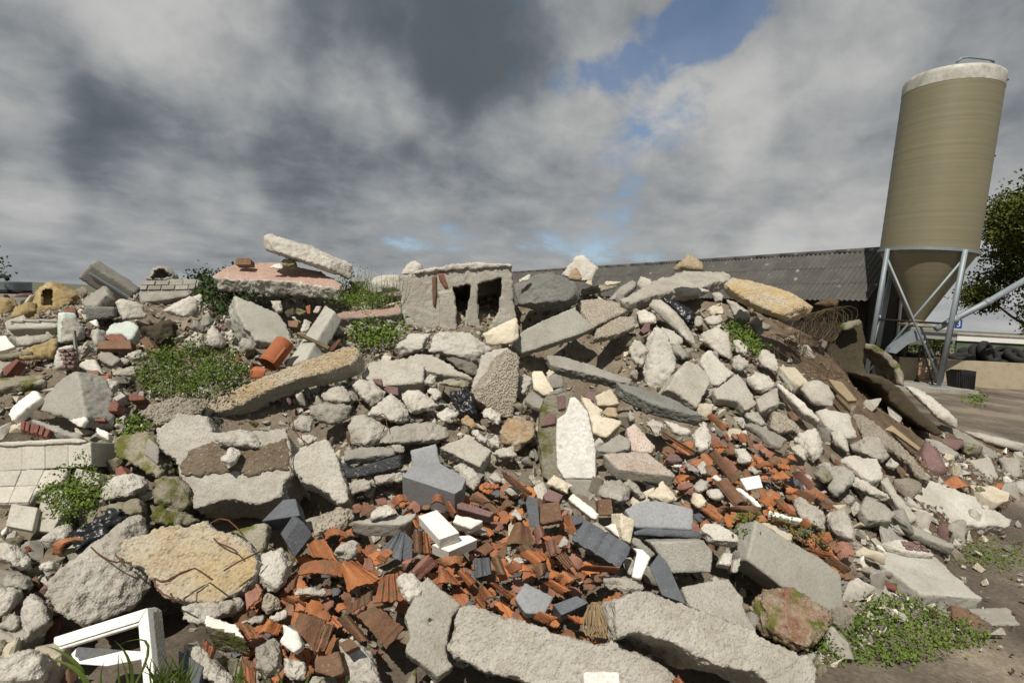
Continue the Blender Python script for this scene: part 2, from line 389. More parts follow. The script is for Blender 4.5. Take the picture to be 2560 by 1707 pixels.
def T(name, label, s, n, m='tile', lift=.09, prof=0, th=.013, parent=None, cat='roof tile', group=None, ribs=None):
    "a roof tile: four corners traced, profile across it from the first to the second corner"
    q4 = P(s); c = cen(q4); nn = nrm(n, c); A = hit(c) - ray(c).normalized() * lift
    HERO.append(q4); HLAB.append(label)
    w = [on_plane(p, A, nn, .93, 1.08) for p in q4]; NU, NV = 18, 7; V = []
    for b in range(NV + 1):
        for a in range(NU + 1):
            u, v = a / NU, b / NV; jit = .0
            p = (w[0] * (1 - u) + w[1] * u) * (1 - v) + (w[3] * (1 - u) + w[2] * u) * v
            V.append(p + nn * tprof(u, prof))
            if a in (0, NU) or b in (0, NV): V[-1] = V[-1] + Vector((ru(-1, 1), ru(-1, 1), ru(-1, 1))) * .003
    Fc = [[b * (NU + 1) + a, b * (NU + 1) + a + 1, (b + 1) * (NU + 1) + a + 1, (b + 1) * (NU + 1) + a] for b in range(NV) for a in range(NU)]
    cc = sum(V, Vector()) / len(V)
    me = thick([v - cc for v in V], Fc, -nn * th); me.polygons.foreach_set('use_smooth', [True] * len(me.polygons)); me.set_sharp_from_angle(angle=math.radians(42))
    o = newobj(name, me, m, loc=cc); lab(o, label, cat, group); return o
def thick(V, Fc, off):
    bm = bmesh.new(); vs = [bm.verts.new(v) for v in V]
    for f in Fc: bm.faces.new([vs[k] for k in f])
    for v in list(bm.verts):
        if not v.link_faces: bm.verts.remove(v)
    top = bm.faces[:]; be = [e for e in bm.edges if e.is_boundary]
    lo = {v: bm.verts.new(v.co + off) for v in bm.verts[:]}
    for f in top: bm.faces.new([lo[v] for v in reversed(f.verts)])
    for e in be:
        a, b = e.verts; bm.faces.new([a, b, lo[b], lo[a]])
    bmesh.ops.recalc_face_normals(bm, faces=bm.faces); return me_bm(bm)
def tprof(u, k):
    if k == 0: return .020 * math.sin(u * math.pi * 2 - .6) + (.008 if .80 < u < .86 or .92 < u < .97 else 0)
    if k == 1: return .026 * math.sin(u * math.pi) ** 2 + (.008 if u < .06 or .12 < u < .18 else 0)
    if k == 2: return .010 * (1 if int(u * 8) % 2 else 0)
    if k == 3: return .012 * abs(math.sin(u * math.pi * 4))
    return .045 * math.sin(u * math.pi)
def masonry(parent, s, n, lift, rows, cols, m='brick', proud=.008, gap=.14, stag=True, name='brick'):
    "bricks laid in a traced quadrilateral, each its own mesh"
    q4 = P(s); c = cen(q4); nn = nrm(n, c); A = hit(c) - ray(c).normalized() * lift
    if parent.name in PLN: A, nn = PLN[parent.name]
    w = [on_plane(p, A, nn) for p in q4]
    for r in range(rows):
        for k in range(-1 if stag and r % 2 else 0, cols):
            u0 = (k + (.5 if stag and r % 2 else 0) + gap * .35) / cols; u1 = (k + 1 + (.5 if stag and r % 2 else 0) - gap * .35) / cols
            u0, u1 = max(0, u0), min(1, u1)
            if u1 - u0 < .06: continue
            v0, v1 = (r + gap / 2) / rows, (r + 1 - gap / 2) / rows
            f = lambda u, v: (w[0] * (1 - u) + w[1] * u) * (1 - v) + (w[3] * (1 - u) + w[2] * u) * v
            t = proud * ru(.4, 1.5)
            top = [f(u0, v0) + nn * t, f(u1, v0) + nn * t, f(u1, v1) + nn * t, f(u0, v1) + nn * t]
            V = top + [p - nn * .04 for p in top]
            put(name, None, V, [[0, 1, 2, 3], [7, 6, 5, 4], [0, 4, 5, 1], [1, 5, 6, 2], [2, 6, 7, 3], [3, 7, 4, 0]], m, parent=parent, bake=dict(bevel=True, vs=.008))
def tube(name, pts, r, m, parent=None, label=None, cat=None, group=None, seg=6, r2=None, cap=True):
    pts = [Vector(p) for p in pts]; c = sum(pts, Vector()) / len(pts); V = []; Fc = []
    prev = None
    for q, p in enumerate(pts):
        t = (pts[min(q + 1, len(pts) - 1)] - pts[max(q - 1, 0)]).normalized()
        a = t.cross(Vector((0, 0, 1)) if abs(t.z) < .95 else Vector((1, 0, 0))).normalized()
        if prev is not None and a.dot(prev) < 0: a = -a
        prev = a; b = t.cross(a); rr = r if r2 is None else r + (r2 - r) * q / (len(pts) - 1)
        for k in range(seg):
            an = 2 * math.pi * k / seg; V.append(p + (a * math.cos(an) + b * math.sin(an)) * rr - c)
    for q in range(len(pts) - 1):
        for k in range(seg): Fc.append([q * seg + k, q * seg + (k + 1) % seg, (q + 1) * seg + (k + 1) % seg, (q + 1) * seg + k])
    if cap: Fc += [list(range(seg))[::-1], [(len(pts) - 1) * seg + k for k in range(seg)]]
    o = newobj(name, me_from(V, Fc, seg > 5), m, parent, loc=c - (parent.location if parent else Vector()))
    if label: lab(o, label, cat if not parent else None, group)
    return o
def boxm(lo, hi):
    x0, y0, z0 = lo; x1, y1, z1 = hi
    return [(x0, y0, z0), (x1, y0, z0), (x1, y1, z0), (x0, y1, z0), (x0, y0, z1), (x1, y0, z1), (x1, y1, z1), (x0, y1, z1)], [[3, 2, 1, 0], [4, 5, 6, 7], [0, 1, 5, 4], [1, 2, 6, 5], [2, 3, 7, 6], [3, 0, 4, 7]]
def empty(name, loc, label, cat, group=None, rz=0):
    o = bpy.data.objects.new(name, None); COL.objects.link(o); o.location = loc; o.rotation_euler = (0, 0, rz); o.empty_display_size = .1
    return lab(o, label, cat, group)
# ================================================================ the setting
def ground_mat():
    m = bpy.data.materials.new('yard_dirt'); m.use_nodes = True; nt = m.node_tree; N = nt.nodes; L = nt.links; bs = N['Principled BSDF']; bs.inputs['Roughness'].default_value = .92
    tc = N.new('ShaderNodeTexCoord')
    def noi(s, sc=(1, 1, 1), d=6, r=.6):
        mp = N.new('ShaderNodeMapping'); mp.inputs['Scale'].default_value = sc; L.new(tc.outputs['Object'], mp.inputs[0])
        n = N.new('ShaderNodeTexNoise'); L.new(mp.outputs[0], n.inputs['Vector']); n.inputs['Scale'].default_value = s; n.inputs['Detail'].default_value = d; n.inputs['Roughness'].default_value = r; return n.outputs[0]
    r = N.new('ShaderNodeValToRGB'); L.new(noi(.9, (1, .55, 1)), r.inputs[0]); e = r.color_ramp.elements
    e[0].position = .36; e[0].color = (.085, .066, .05, 1); e[1].position = .66; e[1].color = (.33, .275, .20, 1)
    k = e.new(.5); k.color = (.175, .14, .105, 1)
    r2 = N.new('ShaderNodeValToRGB'); L.new(noi(38), r2.inputs[0]); r2.color_ramp.elements[0].position = .35; r2.color_ramp.elements[0].color = (.45, .45, .45, 1); r2.color_ramp.elements[1].position = .7
    mx = N.new('ShaderNodeMix'); mx.data_type = 'RGBA'; mx.blend_type = 'MULTIPLY'; mx.inputs['Factor'].default_value = .8
    L.new(r.outputs[0], mx.inputs['A']); L.new(r2.outputs[0], mx.inputs['B'])
    # grass beyond the yard
    sp = N.new('ShaderNodeSeparateXYZ'); L.new(tc.outputs['Object'], sp.inputs[0])
    mr = N.new('ShaderNodeMapRange'); L.new(sp.outputs[1], mr.inputs[0]); mr.inputs[1].default_value = 38; mr.inputs[2].default_value = 44
    m2 = N.new('ShaderNodeMix'); m2.data_type = 'RGBA'; L.new(mr.outputs[0], m2.inputs['Factor']); L.new(mx.outputs['Result'], m2.inputs['A']); m2.inputs['B'].default_value = (.095, .10, .06, 1)
    L.new(m2.outputs['Result'], bs.inputs['Base Color'])
    bp = N.new('ShaderNodeBump'); bp.inputs['Strength'].default_value = .8; bp.inputs['Distance'].default_value = .03; L.new(noi(9, d=9, r=.7), bp.inputs['Height']); L.new(bp.outputs[0], bs.inputs['Normal'])
    return m
def grid(x0, x1, y0, y1, nx, ny, zf):
    V = []
    for b in range(ny + 1):
        for a in range(nx + 1):
            x = x0 + (x1 - x0) * a / nx; y = y0 + (y1 - y0) * b / ny; V.append((x, y, zf(x, y)))
    Fc = [[b * (nx + 1) + a, b * (nx + 1) + a + 1, (b + 1) * (nx + 1) + a + 1, (b + 1) * (nx + 1) + a] for b in range(ny) for a in range(nx)]
    return V, Fc
def build_ground():
    xs = [-1500, -400, -100, -30] + [-12 + .25 * k for k in range(132)] + [30, 100, 400, 1500]
    ys = [-60, -10] + [.25 * k for k in range(100)] + [30, 60, 150, 500, 1500]
    V = []
    for y in ys:
        for x in xs:
            z = .035 * noise.noise(Vector((x * .9, y * .9, 0))) + .015 * noise.noise(Vector((x * 3, y * 3, 4))) if abs(x) < 22 and 0 < y < 24 else 0
            V.append((x, y, z - .02))
    n = len(xs); Fc = [[b * n + a, b * n + a + 1, (b + 1) * n + a + 1, (b + 1) * n + a] for b in range(len(ys) - 1) for a in range(n - 1)]
    o = newobj('ground', me_from(V, Fc, True), ground_mat()); lab(o, 'bare muddy farmyard ground running to the horizon', kind='structure')
build_ground()
def heap_mat():
    m = bpy.data.materials.new('heap_dirt'); m.use_nodes = True; nt = m.node_tree; N = nt.nodes; L = nt.links; bs = N['Principled BSDF']; bs.inputs['Roughness'].default_value = .95
    tc = N.new('ShaderNodeTexCoord')
    def noi(s, d=6, r=.65):
        n = N.new('ShaderNodeTexNoise'); L.new(tc.outputs['Object'], n.inputs['Vector']); n.inputs['Scale'].default_value = s; n.inputs['Detail'].default_value = d; n.inputs['Roughness'].default_value = r; return n.outputs[0]
    r = N.new('ShaderNodeValToRGB'); L.new(noi(5), r.inputs[0]); e = r.color_ramp.elements
    e[0].position = .35; e[0].color = (.12, .092, .065, 1); e[1].position = .65; e[1].color = (.27, .225, .165, 1)
    r2 = N.new('ShaderNodeValToRGB'); L.new(noi(6), r2.inputs[0]); e = r2.color_ramp.elements
    e[0].position = .35; e[0].color = (.075, .048, .028, 1); e[1].position = .68; e[1].color = (.185, .125, .075, 1)
    sp = N.new('ShaderNodeSeparateXYZ'); L.new(tc.outputs['Object'], sp.inputs[0])
    mr = N.new('ShaderNodeMapRange'); L.new(sp.outputs[0], mr.inputs[0]); mr.inputs[1].default_value = 2.5; mr.inputs[2].default_value = 3.4
    mx = N.new('ShaderNodeMix'); mx.data_type = 'RGBA'; L.new(mr.outputs[0], mx.inputs['Factor']); L.new(r.outputs[0], mx.inputs['A']); L.new(r2.outputs[0], mx.inputs['B'])
    L.new(mx.outputs['Result'], bs.inputs['Base Color'])
    bp = N.new('ShaderNodeBump'); bp.inputs['Strength'].default_value = 1; bp.inputs['Distance'].default_value = .02; L.new(noi(45, 8, .7), bp.inputs['Height']); L.new(bp.outputs[0], bs.inputs['Normal'])
    return m
SINK = .15
# hollows under the overhanging slabs, where the photograph looks into dark voids
PIT = []
for w_, dp, r_ in (('h 1150,1010', .5, .30), ('h 1450,1100', .45, .26), ('m 650,800', .4, .28), ('m 1050,740', .4, .26), ('m 1480,450', .35, .2), ('j 650,400', .45, .28), ('j 950,560', .45, .28), ('j 1550,840', .4, .28), ('j 1850,930', .35, .24),
                  ('c 1700,1080', .55, .3), ('d 250,1400', .6, .35), ('j 500,180', .55, .35), ('g 200,600', .55, .35), ('g 450,560', .4, .25), ('t 700,1230', .35, .3), ('t 350,1060', .3, .25), ('t 1250,1330', .3, .3), ('s 900,1360', .3, .25), ('q 1450,980', .35, .25), ('q 1650,620', .35, .22),
                  ('q 1900,650', .3, .2), ('r 1980,1180', .3, .2), ('d 1450,860', .5, .3), ('e 1650,850', .35, .3), ('b 900,850', .5, .35), ('b 1300,880', .5, .35), ('a 1800,980', .5, .3), ('f 850,780', .35, .22), ('p 1000,1470', .3, .22), ('t 1650,400', .3, .2), ('n 350,1010', .25, .2), ('i 1250,380', .4, .25)):
    q_ = hit(P(w_)[0]); PIT.append((q_.x, q_.y + .12, dp, r_))
def pit(x, y): return sum(dp * math.exp(-((x - a) ** 2 + (y - b) ** 2) / (r * r)) for a, b, dp, r in PIT if abs(x - a) < 1 and abs(y - b) < 1)
def hz(x, y):
    h = Hf(x, y)
    if h <= .0: return -.06
    v = Vector((x, y, 0)); s = SINK if x < 3.0 else max(.03, SINK - .12 * (x - 3.0))
    return h - min(s, h * .6) + .05 * noise.noise(v * 2.2) + .03 * noise.noise(v * 6) + .014 * noise.noise(v * 17) - min(pit(x, y), h * .75)
V, Fc = grid(-12, 7.8, 1.6, 11, 330, 150, hz)
lab(newobj('heap_terrain', me_from(V, Fc, True), heap_mat()), 'dirt core of the rubble heap, brown and grey', kind='structure')

# ---------------------------------------------------------------- feed silo
def build_silo():
    mat('fibreglass', (.212, .192, .118), (.19, .172, .106), bump=.03, rough=.5, blot=.4, band=(11, .32), spec=.45, fine=5, dirt=.06, grain=.05, var=0)
    mat('silowhite', (.60, .59, .54), (.36, .34, .28), bump=.1, rough=.6, blot=2.6, fine=12, dirt=.8)
    foot = ground((2345, 975)); dep = foot.y + .72
    P0 = at_depth((2317, 634), dep); d1 = ray((2383, 200))
    # point on the upper ray closest to the vertical through the lower centre
    A = P0; u = Vector((0, 0, 1)); w0 = CAM - A; a = d1.dot(d1); b = d1.dot(u); dd = d1.dot(w0); ee = u.dot(w0)
    t = (b * ee - dd) / (a - b * b); P1 = CAM + d1 * t
    ax = (P1 - P0).normalized(); Hc = (P1 - P0).length
    ang = lambda px, py: ray((px, py)).normalized()
    rad = (P0 - CAM).length * math.sin(.5 * math.acos(ang(2192, 638).dot(ang(2442, 629))))
    toc = (CAM - P0); toc.z = 0; toc.normalize(); side = Vector((0, 0, 1)).cross(toc); side = -side if side.dot(RT) < 0 else side
    e1 = (toc - ax * toc.dot(ax)).normalized(); e2 = (side - ax * side.dot(ax)).normalized(); e2 = (e2 - e1 * e2.dot(e1)).normalized()
    base = Vector((P0.x, P0.y, 0)) + (ax * (-P0.z / ax.z)) - Vector((0, 0, 0)) + Vector((0, 0, P0.z)) - Vector((0, 0, P0.z))
    base = P0 + ax * (-P0.z / ax.z)
    root = empty('feed_silo', base, 'tall olive fibreglass feed silo with stained white rim on steel legs', 'silo')
    SEG = 72
    def lathe(name, prof, m, smooth=True, label=None):
        V = []; Fc = []
        for r, h in prof:
            for k in range(SEG):
                an = 2 * math.pi * k / SEG; V.append(P0 + ax * h + (e1 * math.cos(an) + e2 * math.sin(an)) * r - base)
        for q in range(len(prof) - 1):
            for k in range(SEG): Fc.append([q * SEG + k, q * SEG + (k + 1) % SEG, (q + 1) * SEG + (k + 1) % SEG, (q + 1) * SEG + k])
        o = newobj(name, me_from(V, Fc, smooth), m, root)
        if label: o['label'] = label
        return o
    hw = Hc * .92; r = rad
    prof = [(r, .02)]; n = 60
    for k in range(1, n): prof.append((r * (1 + .0012 * math.sin(k * 1.9)), .02 + (hw - .02) * k / n))
    prof.append((r, hw))
    lathe('body', prof, 'fibreglass')
    lathe('rim_band', [(r * 1.004, hw - .004), (r * 1.008, hw + .03), (r * 1.010, Hc - .12), (r * 1.0, Hc - .03), (r * .97, Hc), (r * .5, Hc + .14), (r * .02, Hc + .2)], 'silowhite', label='white rim streaked with dark algae')
    apex = on_plane((2288, 806), P0, toc); ch = (P0 - apex).dot(ax)
    lathe('hopper', [(r * .985, .03), (r * .97, -.05), (r * .55, -ch * .5), (r * .17, -ch * .96)], 'fibreglass')
    lathe('outlet', [(r * .17, -ch * .95), (r * .17, -ch * 1.0), (r * .4, -ch * 1.04), (r * .38, -ch * 1.06), (r * .1, -ch * 1.07)], 'fibreglass')
    lathe('ring', [(r * 1.0, .06), (r * 1.045, .06), (r * 1.045, -.02), (r * 1.0, -.02)], 'steel', False)
    # legs
    th = [42, 132, 222, 312]; tops = []; feet = []
    for q in th:
        an = math.radians(q); tops.append(P0 + (e1 * math.cos(an) + e2 * math.sin(an)) * r * 1.06 + ax * .03)
    dl = foot - tops[0]; dl.z = 0
    for tp in tops:
        f = Vector((tp.x, tp.y, .1)) + dl; feet.append(f)
        tube('leg', [tp - root.location + root.location, f], .062, 'steel', root, seg=12)
        V, Fc = boxm((f.x - .15, f.y - .15, .08), (f.x + .15, f.y + .15, .115)); c = Vector((f.x, f.y, .1))
        newobj('foot_plate', me_from([Vector(v) - c for v in V], Fc), 'steel', root, c - base)
    def lp(k, t): return tops[k] + (feet[k] - tops[k]) * t
    for k, j in ((3, 0), (0, 1), (1, 2), (2, 3)):
        tube('brace', [lp(k, .06), lp(j, .95)], .032, 'steel', root, seg=6); tube('brace', [lp(j, .06) + Vector((.03, .03, 0)), lp(k, .95) + Vector((.03, .03, 0))], .032, 'steel', root, seg=6)
        tube('cross_bar', [lp(k, .53), lp(j, .53)], .028, 'dark', root, seg=6)
    # cap vent handle on top
    tube('cap_handle', [at_depth(p, P1.y) for p in ((2392, 156), (2404, 146), (2420, 144), (2450, 147), (2475, 150), (2486, 156))], .03, 'steel', root, seg=8)
    # ladder lugs on the right-hand edge
    for px in ((2515, 200), (2483, 390), (2470, 445)):
        p = at_depth(px, P0.y + .1); tube('lug', [p, p + RT * .06], .03, 'dark', root, seg=6)
    # number plate on the rear right leg
    f = lp(1, .56); pl = at_depth((2396, 810), f.y - .2)
    mat('sign_blue', (.02, .075, .33), (.02, .07, .30), bump=0, rough=.4)
    V, Fc = boxm((-.10, -.008, -.13), (.10, .008, .13)); sp = newobj('number_plate', me_from(V, Fc), 'sign_blue', root, pl - base); sp['label'] = 'blue plate with a white number 3'
    cu = bpy.data.curves.new('t', 'FONT'); cu.body = '3'; cu.size = .26; cu.align_x = 'CENTER'; cu.align_y = 'CENTER'; cu.extrude = .003
    to = bpy.data.objects.new('t', cu); COL.objects.link(to); dg = bpy.context.evaluated_depsgraph_get(); dg.update()
    me = bpy.data.meshes.new_from_object(to.evaluated_get(dg)); bpy.data.objects.remove(to)
    nu = newobj('number', me, 'pvc', sp, Vector((0, -.012, 0))); nu.rotation_euler = (math.radians(90), 0, 0)
    # auger tube below the outlet
    y = foot.y + .35
    boot = at_depth((2236, 872), y); ar = empty('feed_auger', Vector((boot.x, boot.y, .1)), 'grey steel auger tube slanting up from under the silo to the right', 'auger')
    aw = lambda p, yy: at_depth(p, yy)
    tube('tube', [aw((2340, 822), y), aw((2466, 757), y + .1), aw((2580, 690), y + .15)], .085, 'steel', ar, seg=14)
    tube('coupling', [aw((2376, 803), y), aw((2392, 795), y)], .10, 'steel', ar, seg=14)
    tube('coupling', [aw((2462, 759), y + .1), aw((2476, 751), y + .1)], .10, 'steel', ar, seg=14)
    # inlet trough
    c = [aw(p, y) for p in ((2222, 880), (2228, 868), (2280, 826), (2306, 830), (2304, 846), (2268, 862), (2240, 884))]
    V = c + [p + Vector((.10, .32, 0)) for p in c]; k = len(c)
    ar_o = newobj('inlet_trough', me_from([v - ar.location for v in V], [list(range(k))[::-1], list(range(k, 2 * k))] + [[q, (q + 1) % k, k + (q + 1) % k, k + q] for q in range(k)]), 'steel', ar)
    tube('prop', [aw((2304, 845), y + .2), Vector((aw((2345, 960), y).x, y + .2, .1))], .02, 'dark', ar, seg=6)
    V, Fc = boxm((foot.x - 2.1, foot.y - .45, -.05), (foot.x + .75, foot.y + 1.9, .085))
    c = Vector((foot.x - .7, foot.y + .7, 0)); o = newobj('silo_plinth', me_from([Vector(v) - c for v in V], Fc), 'concg', loc=c); lab(o, 'low grey concrete plinth under the silo legs', 'plinth')
    return P0, foot
SILO0, FOOT = build_silo()

# ---------------------------------------------------------------- barn with corrugated roof
def build_barn():
    mat('asbestos', (.108, .104, .096), (.075, .072, .066), (.36, .36, .32), .06, vor=5, bump=.4, blot=1.2, fine=16, var=.12)
    mat('barnbrick', (.15, .07, .045), (.10, .05, .035), (.2, .16, .12), .2, vor=12, bump=.3)
    mat('barnwall', (.040, .032, .026), (.026, .021, .017), bump=.3)
    y0 = FOOT.y + 1.9
    cor = at_depth((2172, 748), y0)
    # ridge direction from its vanishing point on the horizon
    def ridgey(px): return 624 + (2190 - px) * .0632
    best = None
    for px in range(-600, 1200, 4):
        d = ray((px, ridgey(px))).normalized()
        if best is None or abs(d.z) < best[0]: best = (abs(d.z), d)
    rd = Vector((best[1].x, best[1].y, 0)).normalized(); pr = Vector((rd.y, -rd.x, 0))
    if pr.x < 0: pr = -pr
    hw = 1.75
    rp = cor + pr * hw; px = topx(rp); rz = None
    for k in range(900):
        q = Vector((rp.x, rp.y, cor.z + k * .005)); p = topx(q)
        if p[1] <= ridgey(p[0]): rz = q.z; break
    rz = rz or cor.z + 1.6
    rise = rz - cor.z; Lr = 34.0
    root = empty('barn', Vector((cor.x, cor.y, 0)), 'long low barn with dark corrugated roof behind the heap', 'barn')
    up = (pr * hw + Vector((0, 0, rise))); ul = up.length; un = up.normalized(); nn = rd.cross(un).normalized()
    if nn.z < 0: nn = -nn
    wl = .177; wave = 6; sw = wl * wave; rows = 3; rl = ul / rows + .14
    V = []; n = wave * 8; rr = 3
    for b in range(rr + 1):
        for a in range(n + 1):
            s = sw * a / n * 1.02; V.append(rd * s + un * (rl * b / rr) + nn * (.027 * math.cos(2 * math.pi * s / wl) + .012 * (1 - b / rr)))
    Fc = [[b * (n + 1) + a, b * (n + 1) + a + 1, (b + 1) * (n + 1) + a + 1, (b + 1) * (n + 1) + a] for b in range(rr) for a in range(n)]
    me = me_from(V, Fc, True); bm = bmesh.new(); bm.from_mesh(me); bmesh.ops.recalc_face_normals(bm, faces=bm.faces); bm.to_mesh(me); bm.free(); me = thick(V, Fc, -nn * .008)
    me.materials.append(MATS['asbestos'])
    roof = empty('roof', (0, 0, 0), None, None); del roof; 
    rf = bpy.data.objects.get('roof'); rf.parent = root
    for c in range(int(Lr / sw)):
        for r in range(rows):
            o = newobj('roof_sheet', me, None, rf); o.location = cor - root.location + rd * (c * sw) + un * (r * ul / rows - .07 + ru(-.015, .015)) + nn * ru(0, .006)
    # ridge caps
    for c in range(int(Lr / 1.1)):
        p = cor + up + rd * (c * 1.1)
        tube('ridge_cap', [p - nn * .03, p + rd * 1.08 - nn * .03], .11, 'asbestos', root, seg=10)
    # far slope and walls
    q = [cor + up, cor + up + rd * Lr, cor + pr * 2 * hw + rd * Lr, cor + pr * 2 * hw]
    newobj('far_slope', me_from([v - root.location for v in q + [v - Vector((0, 0, .05)) for v in q]], [[0, 1, 2, 3], [7, 6, 5, 4], [0, 4, 5, 1], [1, 5, 6, 2], [2, 6, 7, 3], [3, 7, 4, 0]]), 'asbestos', root)
    ins = .35; a = cor + pr * ins + rd * .25; b = cor + pr * (2 * hw - ins) + rd * .25
    def wallq(name, pts, th, m):
        V = list(pts) + [p + th for p in pts]; k = len(pts)
        return newobj(name, me_from([v - root.location for v in V], [list(range(k)), list(range(2 * k - 1, k - 1, -1))] + [[(q + 1) % k, q, k + q, k + (q + 1) % k] for q in range(k)]), m, root)
    z0 = Vector((0, 0, 0)); fl = lambda v, z: Vector((v.x, v.y, z))
    wallq('gable_wall', [fl(a, -.05), fl(b, -.05), fl(b, cor.z), fl(cor + pr * hw + rd * .25, rz - .12), fl(a, cor.z)], rd * .22, 'barnwall')
    wallq('side_wall', [fl(a, -.05), fl(a, cor.z + .05), fl(a + rd * (Lr - .5), cor.z + .05), fl(a + rd * (Lr - .5), -.05)], pr * .2, 'barnwall')
    g = a - rd * .06
    dw = [fl(g + pr * .7, 0), fl(g + pr * 1.6, 0), fl(g + pr * 1.6, 1.95), fl(g + pr * .7, 1.95)]
    wallq('door', dw, rd * .05, 'dark')
    tube('downpipe', [fl(g + pr * 1.9, 0), fl(g + pr * 1.9, cor.z + .1), fl(g + pr * 2.1, cor.z + .3)], .05, 'pvc', root, seg=8)
build_barn()

# ---------------------------------------------------------------- yard things to the right
def build_yard():
    mat('limewash', (.47, .40, .285), (.40, .335, .235), (.3, .24, .16), .05, bump=.15, blot=1.0)
    mat('greenpaint', (.10, .135, .085), (.07, .10, .06), (.16, .2, .13), .2, vor=4, bump=.05)
    mat('rubber', (.018, .018, .018), (.028, .028, .027), bump=.2, rough=.8)
    A = ground((2262, 958)); B = ground((2590, 968)); h = .0
    y = FOOT.y + 1.55
    top = at_depth((2560, 909), y).z
    A = Vector((at_depth((2255, 960), y).x, y, 0)); B = Vector((at_depth((2760, 960), y).x, y, 0))
    V, Fc = boxm((A.x, y, -.1), (B.x, y + .22, top)); c = Vector(((A.x + B.x) / 2, y, 0))
    o = newobj('bunker_wall', me_from([Vector(v) - c for v in V], Fc), 'limewash', loc=c); lab(o, 'low cream rendered bunker wall behind the silo', 'wall')
    # tyres
    def torus(R0, r0, S1=22, S2=9):
        V = []; Fc = []
        for a in range(S1):
            for b in range(S2):
                u = 2 * math.pi * a / S1; w = 2 * math.pi * b / S2; rr = R0 + r0 * math.cos(w) * (1 if math.cos(w) > 0 else .8)
                V.append((rr * math.cos(u), rr * math.sin(u), r0 * 1.25 * math.sin(w)))
        for a in range(S1):
            for b in range(S2): Fc.append([a * S2 + b, ((a + 1) % S1) * S2 + b, ((a + 1) % S1) * S2 + (b + 1) % S2, a * S2 + (b + 1) % S2])
        return me_from(V, Fc, True)
    me = torus(.24, .10); me.materials.append(MATS['rubber'])
    spots = [(2405, 896), (2428, 899), (2452, 897), (2478, 896), (2505, 898), (2530, 900), (2553, 899), (2575, 898), (2425, 882), (2463, 878), (2470, 890), (2510, 888), (2540, 890), (2438, 886), (2250, 901), (2272, 902), (2290, 904), (2308, 903)]
    for k, p in enumerate(spots):
        yy = y + .55 + .25 * (k % 3); w = at_depth(p, yy)
        o = newobj('tyre', me, None); o.location = (w.x, w.y, w.z); o.rotation_euler = (ru(.6, 1.5) if k % 2 else ru(0, .7), ru(-.3, .3), ru(-.8, .8))
        W_ = ['first', 'second', 'third', 'fourth', 'fifth', 'sixth', 'seventh', 'eighth']
        r_ = range(8) if k < 8 else range(8, 14) if k < 14 else range(14, 18); o_ = sorted(r_, key=lambda z: spots[z][0]).index(k)
        lab(o, 'worn black tyre, %s from the left %s' % (W_[o_], 'in the lower row behind the cream wall' if k < 8 else 'in the upper row behind the cream wall' if k < 14 else 'of those between the silo legs'), 'tyre', 'tyres on the bunker')
    base = boxm((A.x + .1, y + .25, -.1), (B.x, y + 1.6, top - .02)); c = Vector(((A.x + B.x) / 2, y + 1, 0))
    o = newobj('silage_mound', me_from([Vector(v) - c for v in base[0]], base[1]), 'soil', loc=c); lab(o, 'dark silage filling the bunker beneath the tyres', 'silage')
    # green container behind
    y2 = y + 2.6; l = at_depth((2394, 838), y2); r = at_depth((2760, 838), y2); zb = at_depth((2480, 856), y2).z; zt = at_depth((2480, 836), y2).z
    root = empty('green_shed', Vector(((l.x + r.x) / 2, y2, 0)), 'low green shed with a white fascia behind the tyres', 'shed')
    rl = root.location
    n = 6
    for k in range(n):
        x0 = l.x + (r.x - l.x) * k / n; x1 = l.x + (r.x - l.x) * (k + 1) / n
        V, Fc = boxm((x0 + .006, y2, 0), (x1 - .006, y2 + .08, zb)); newobj('wall_panel', me_from([Vector(v) - rl for v in V], Fc), 'greenpaint', root)
    V, Fc = boxm((l.x - .05, y2 - .06, zb + .004), (r.x, y2 + 3, zt - .06)); newobj('fascia', me_from([Vector(v) - rl for v in V], Fc), 'pvc', root)
    V, Fc = boxm((l.x - .08, y2 - .1, zt - .058), (r.x, y2 + 3, zt)); newobj('roof_edge', me_from([Vector(v) - rl for v in V], Fc), 'concw', root)
    # black crates leaning by the leg
    w = ground((2395, 975)); cr = empty('plastic_crate', w, 'stack of black plastic crates standing beside the silo leg', 'crate')
    for k in range(3):
        V = []; 
        for (zz, s) in ((0.0, .8), (.52, 1.0)):
            for (sx, sy) in ((-1, -1), (1, -1), (1, 1), (-1, 1)): V.append((sx * .21 * s + zz * -.08 + k * .02, sy * .2 * s - .05 * k, zz + .03 * k))
        newobj('crate_body', me_from(V, [[3, 2, 1, 0], [0, 1, 5, 4], [1, 2, 6, 5], [2, 3, 7, 6], [3, 0, 4, 7]]), 'rubber', cr)
        for q in range(7):
            xx = -.16 + q * .053; V, Fc = boxm((xx, -.235 - .05 * k, .05), (xx + .02, -.215 - .05 * k, .48))
            if k == 2: newobj('rib', me_from(V, Fc), 'rubber', cr)
    # rusty cage trolley between the legs
    yt = FOOT.y + 1.1; T0 = at_depth((2290, 965), yt); tr = empty('cage_trolley', Vector((T0.x, yt, 0)), 'rusty wire cage trolley standing behind the silo legs', 'trolley')
    x0 = at_depth((2297, 900), yt).x; x1 = at_depth((2352, 900), yt).x; zt = at_depth((2320, 865), yt).z
    for xx in (x0, x1):
        for yy in (yt, yt + .6): tube('post', [(xx, yy, .1), (xx, yy, zt)], .022, 'rust', tr)
    for k in range(8):
        xx = x0 + (x1 - x0) * (k + 1) / 9; tube('cage_bar', [(xx, yt, .2), (xx, yt, zt * .75)], .008, 'rust', tr, seg=4)
    for zz in (.2, zt * .4, zt * .75, zt): tube('rail', [(x0, yt, zz), (x1, yt, zz)], .015, 'rust', tr, seg=5)
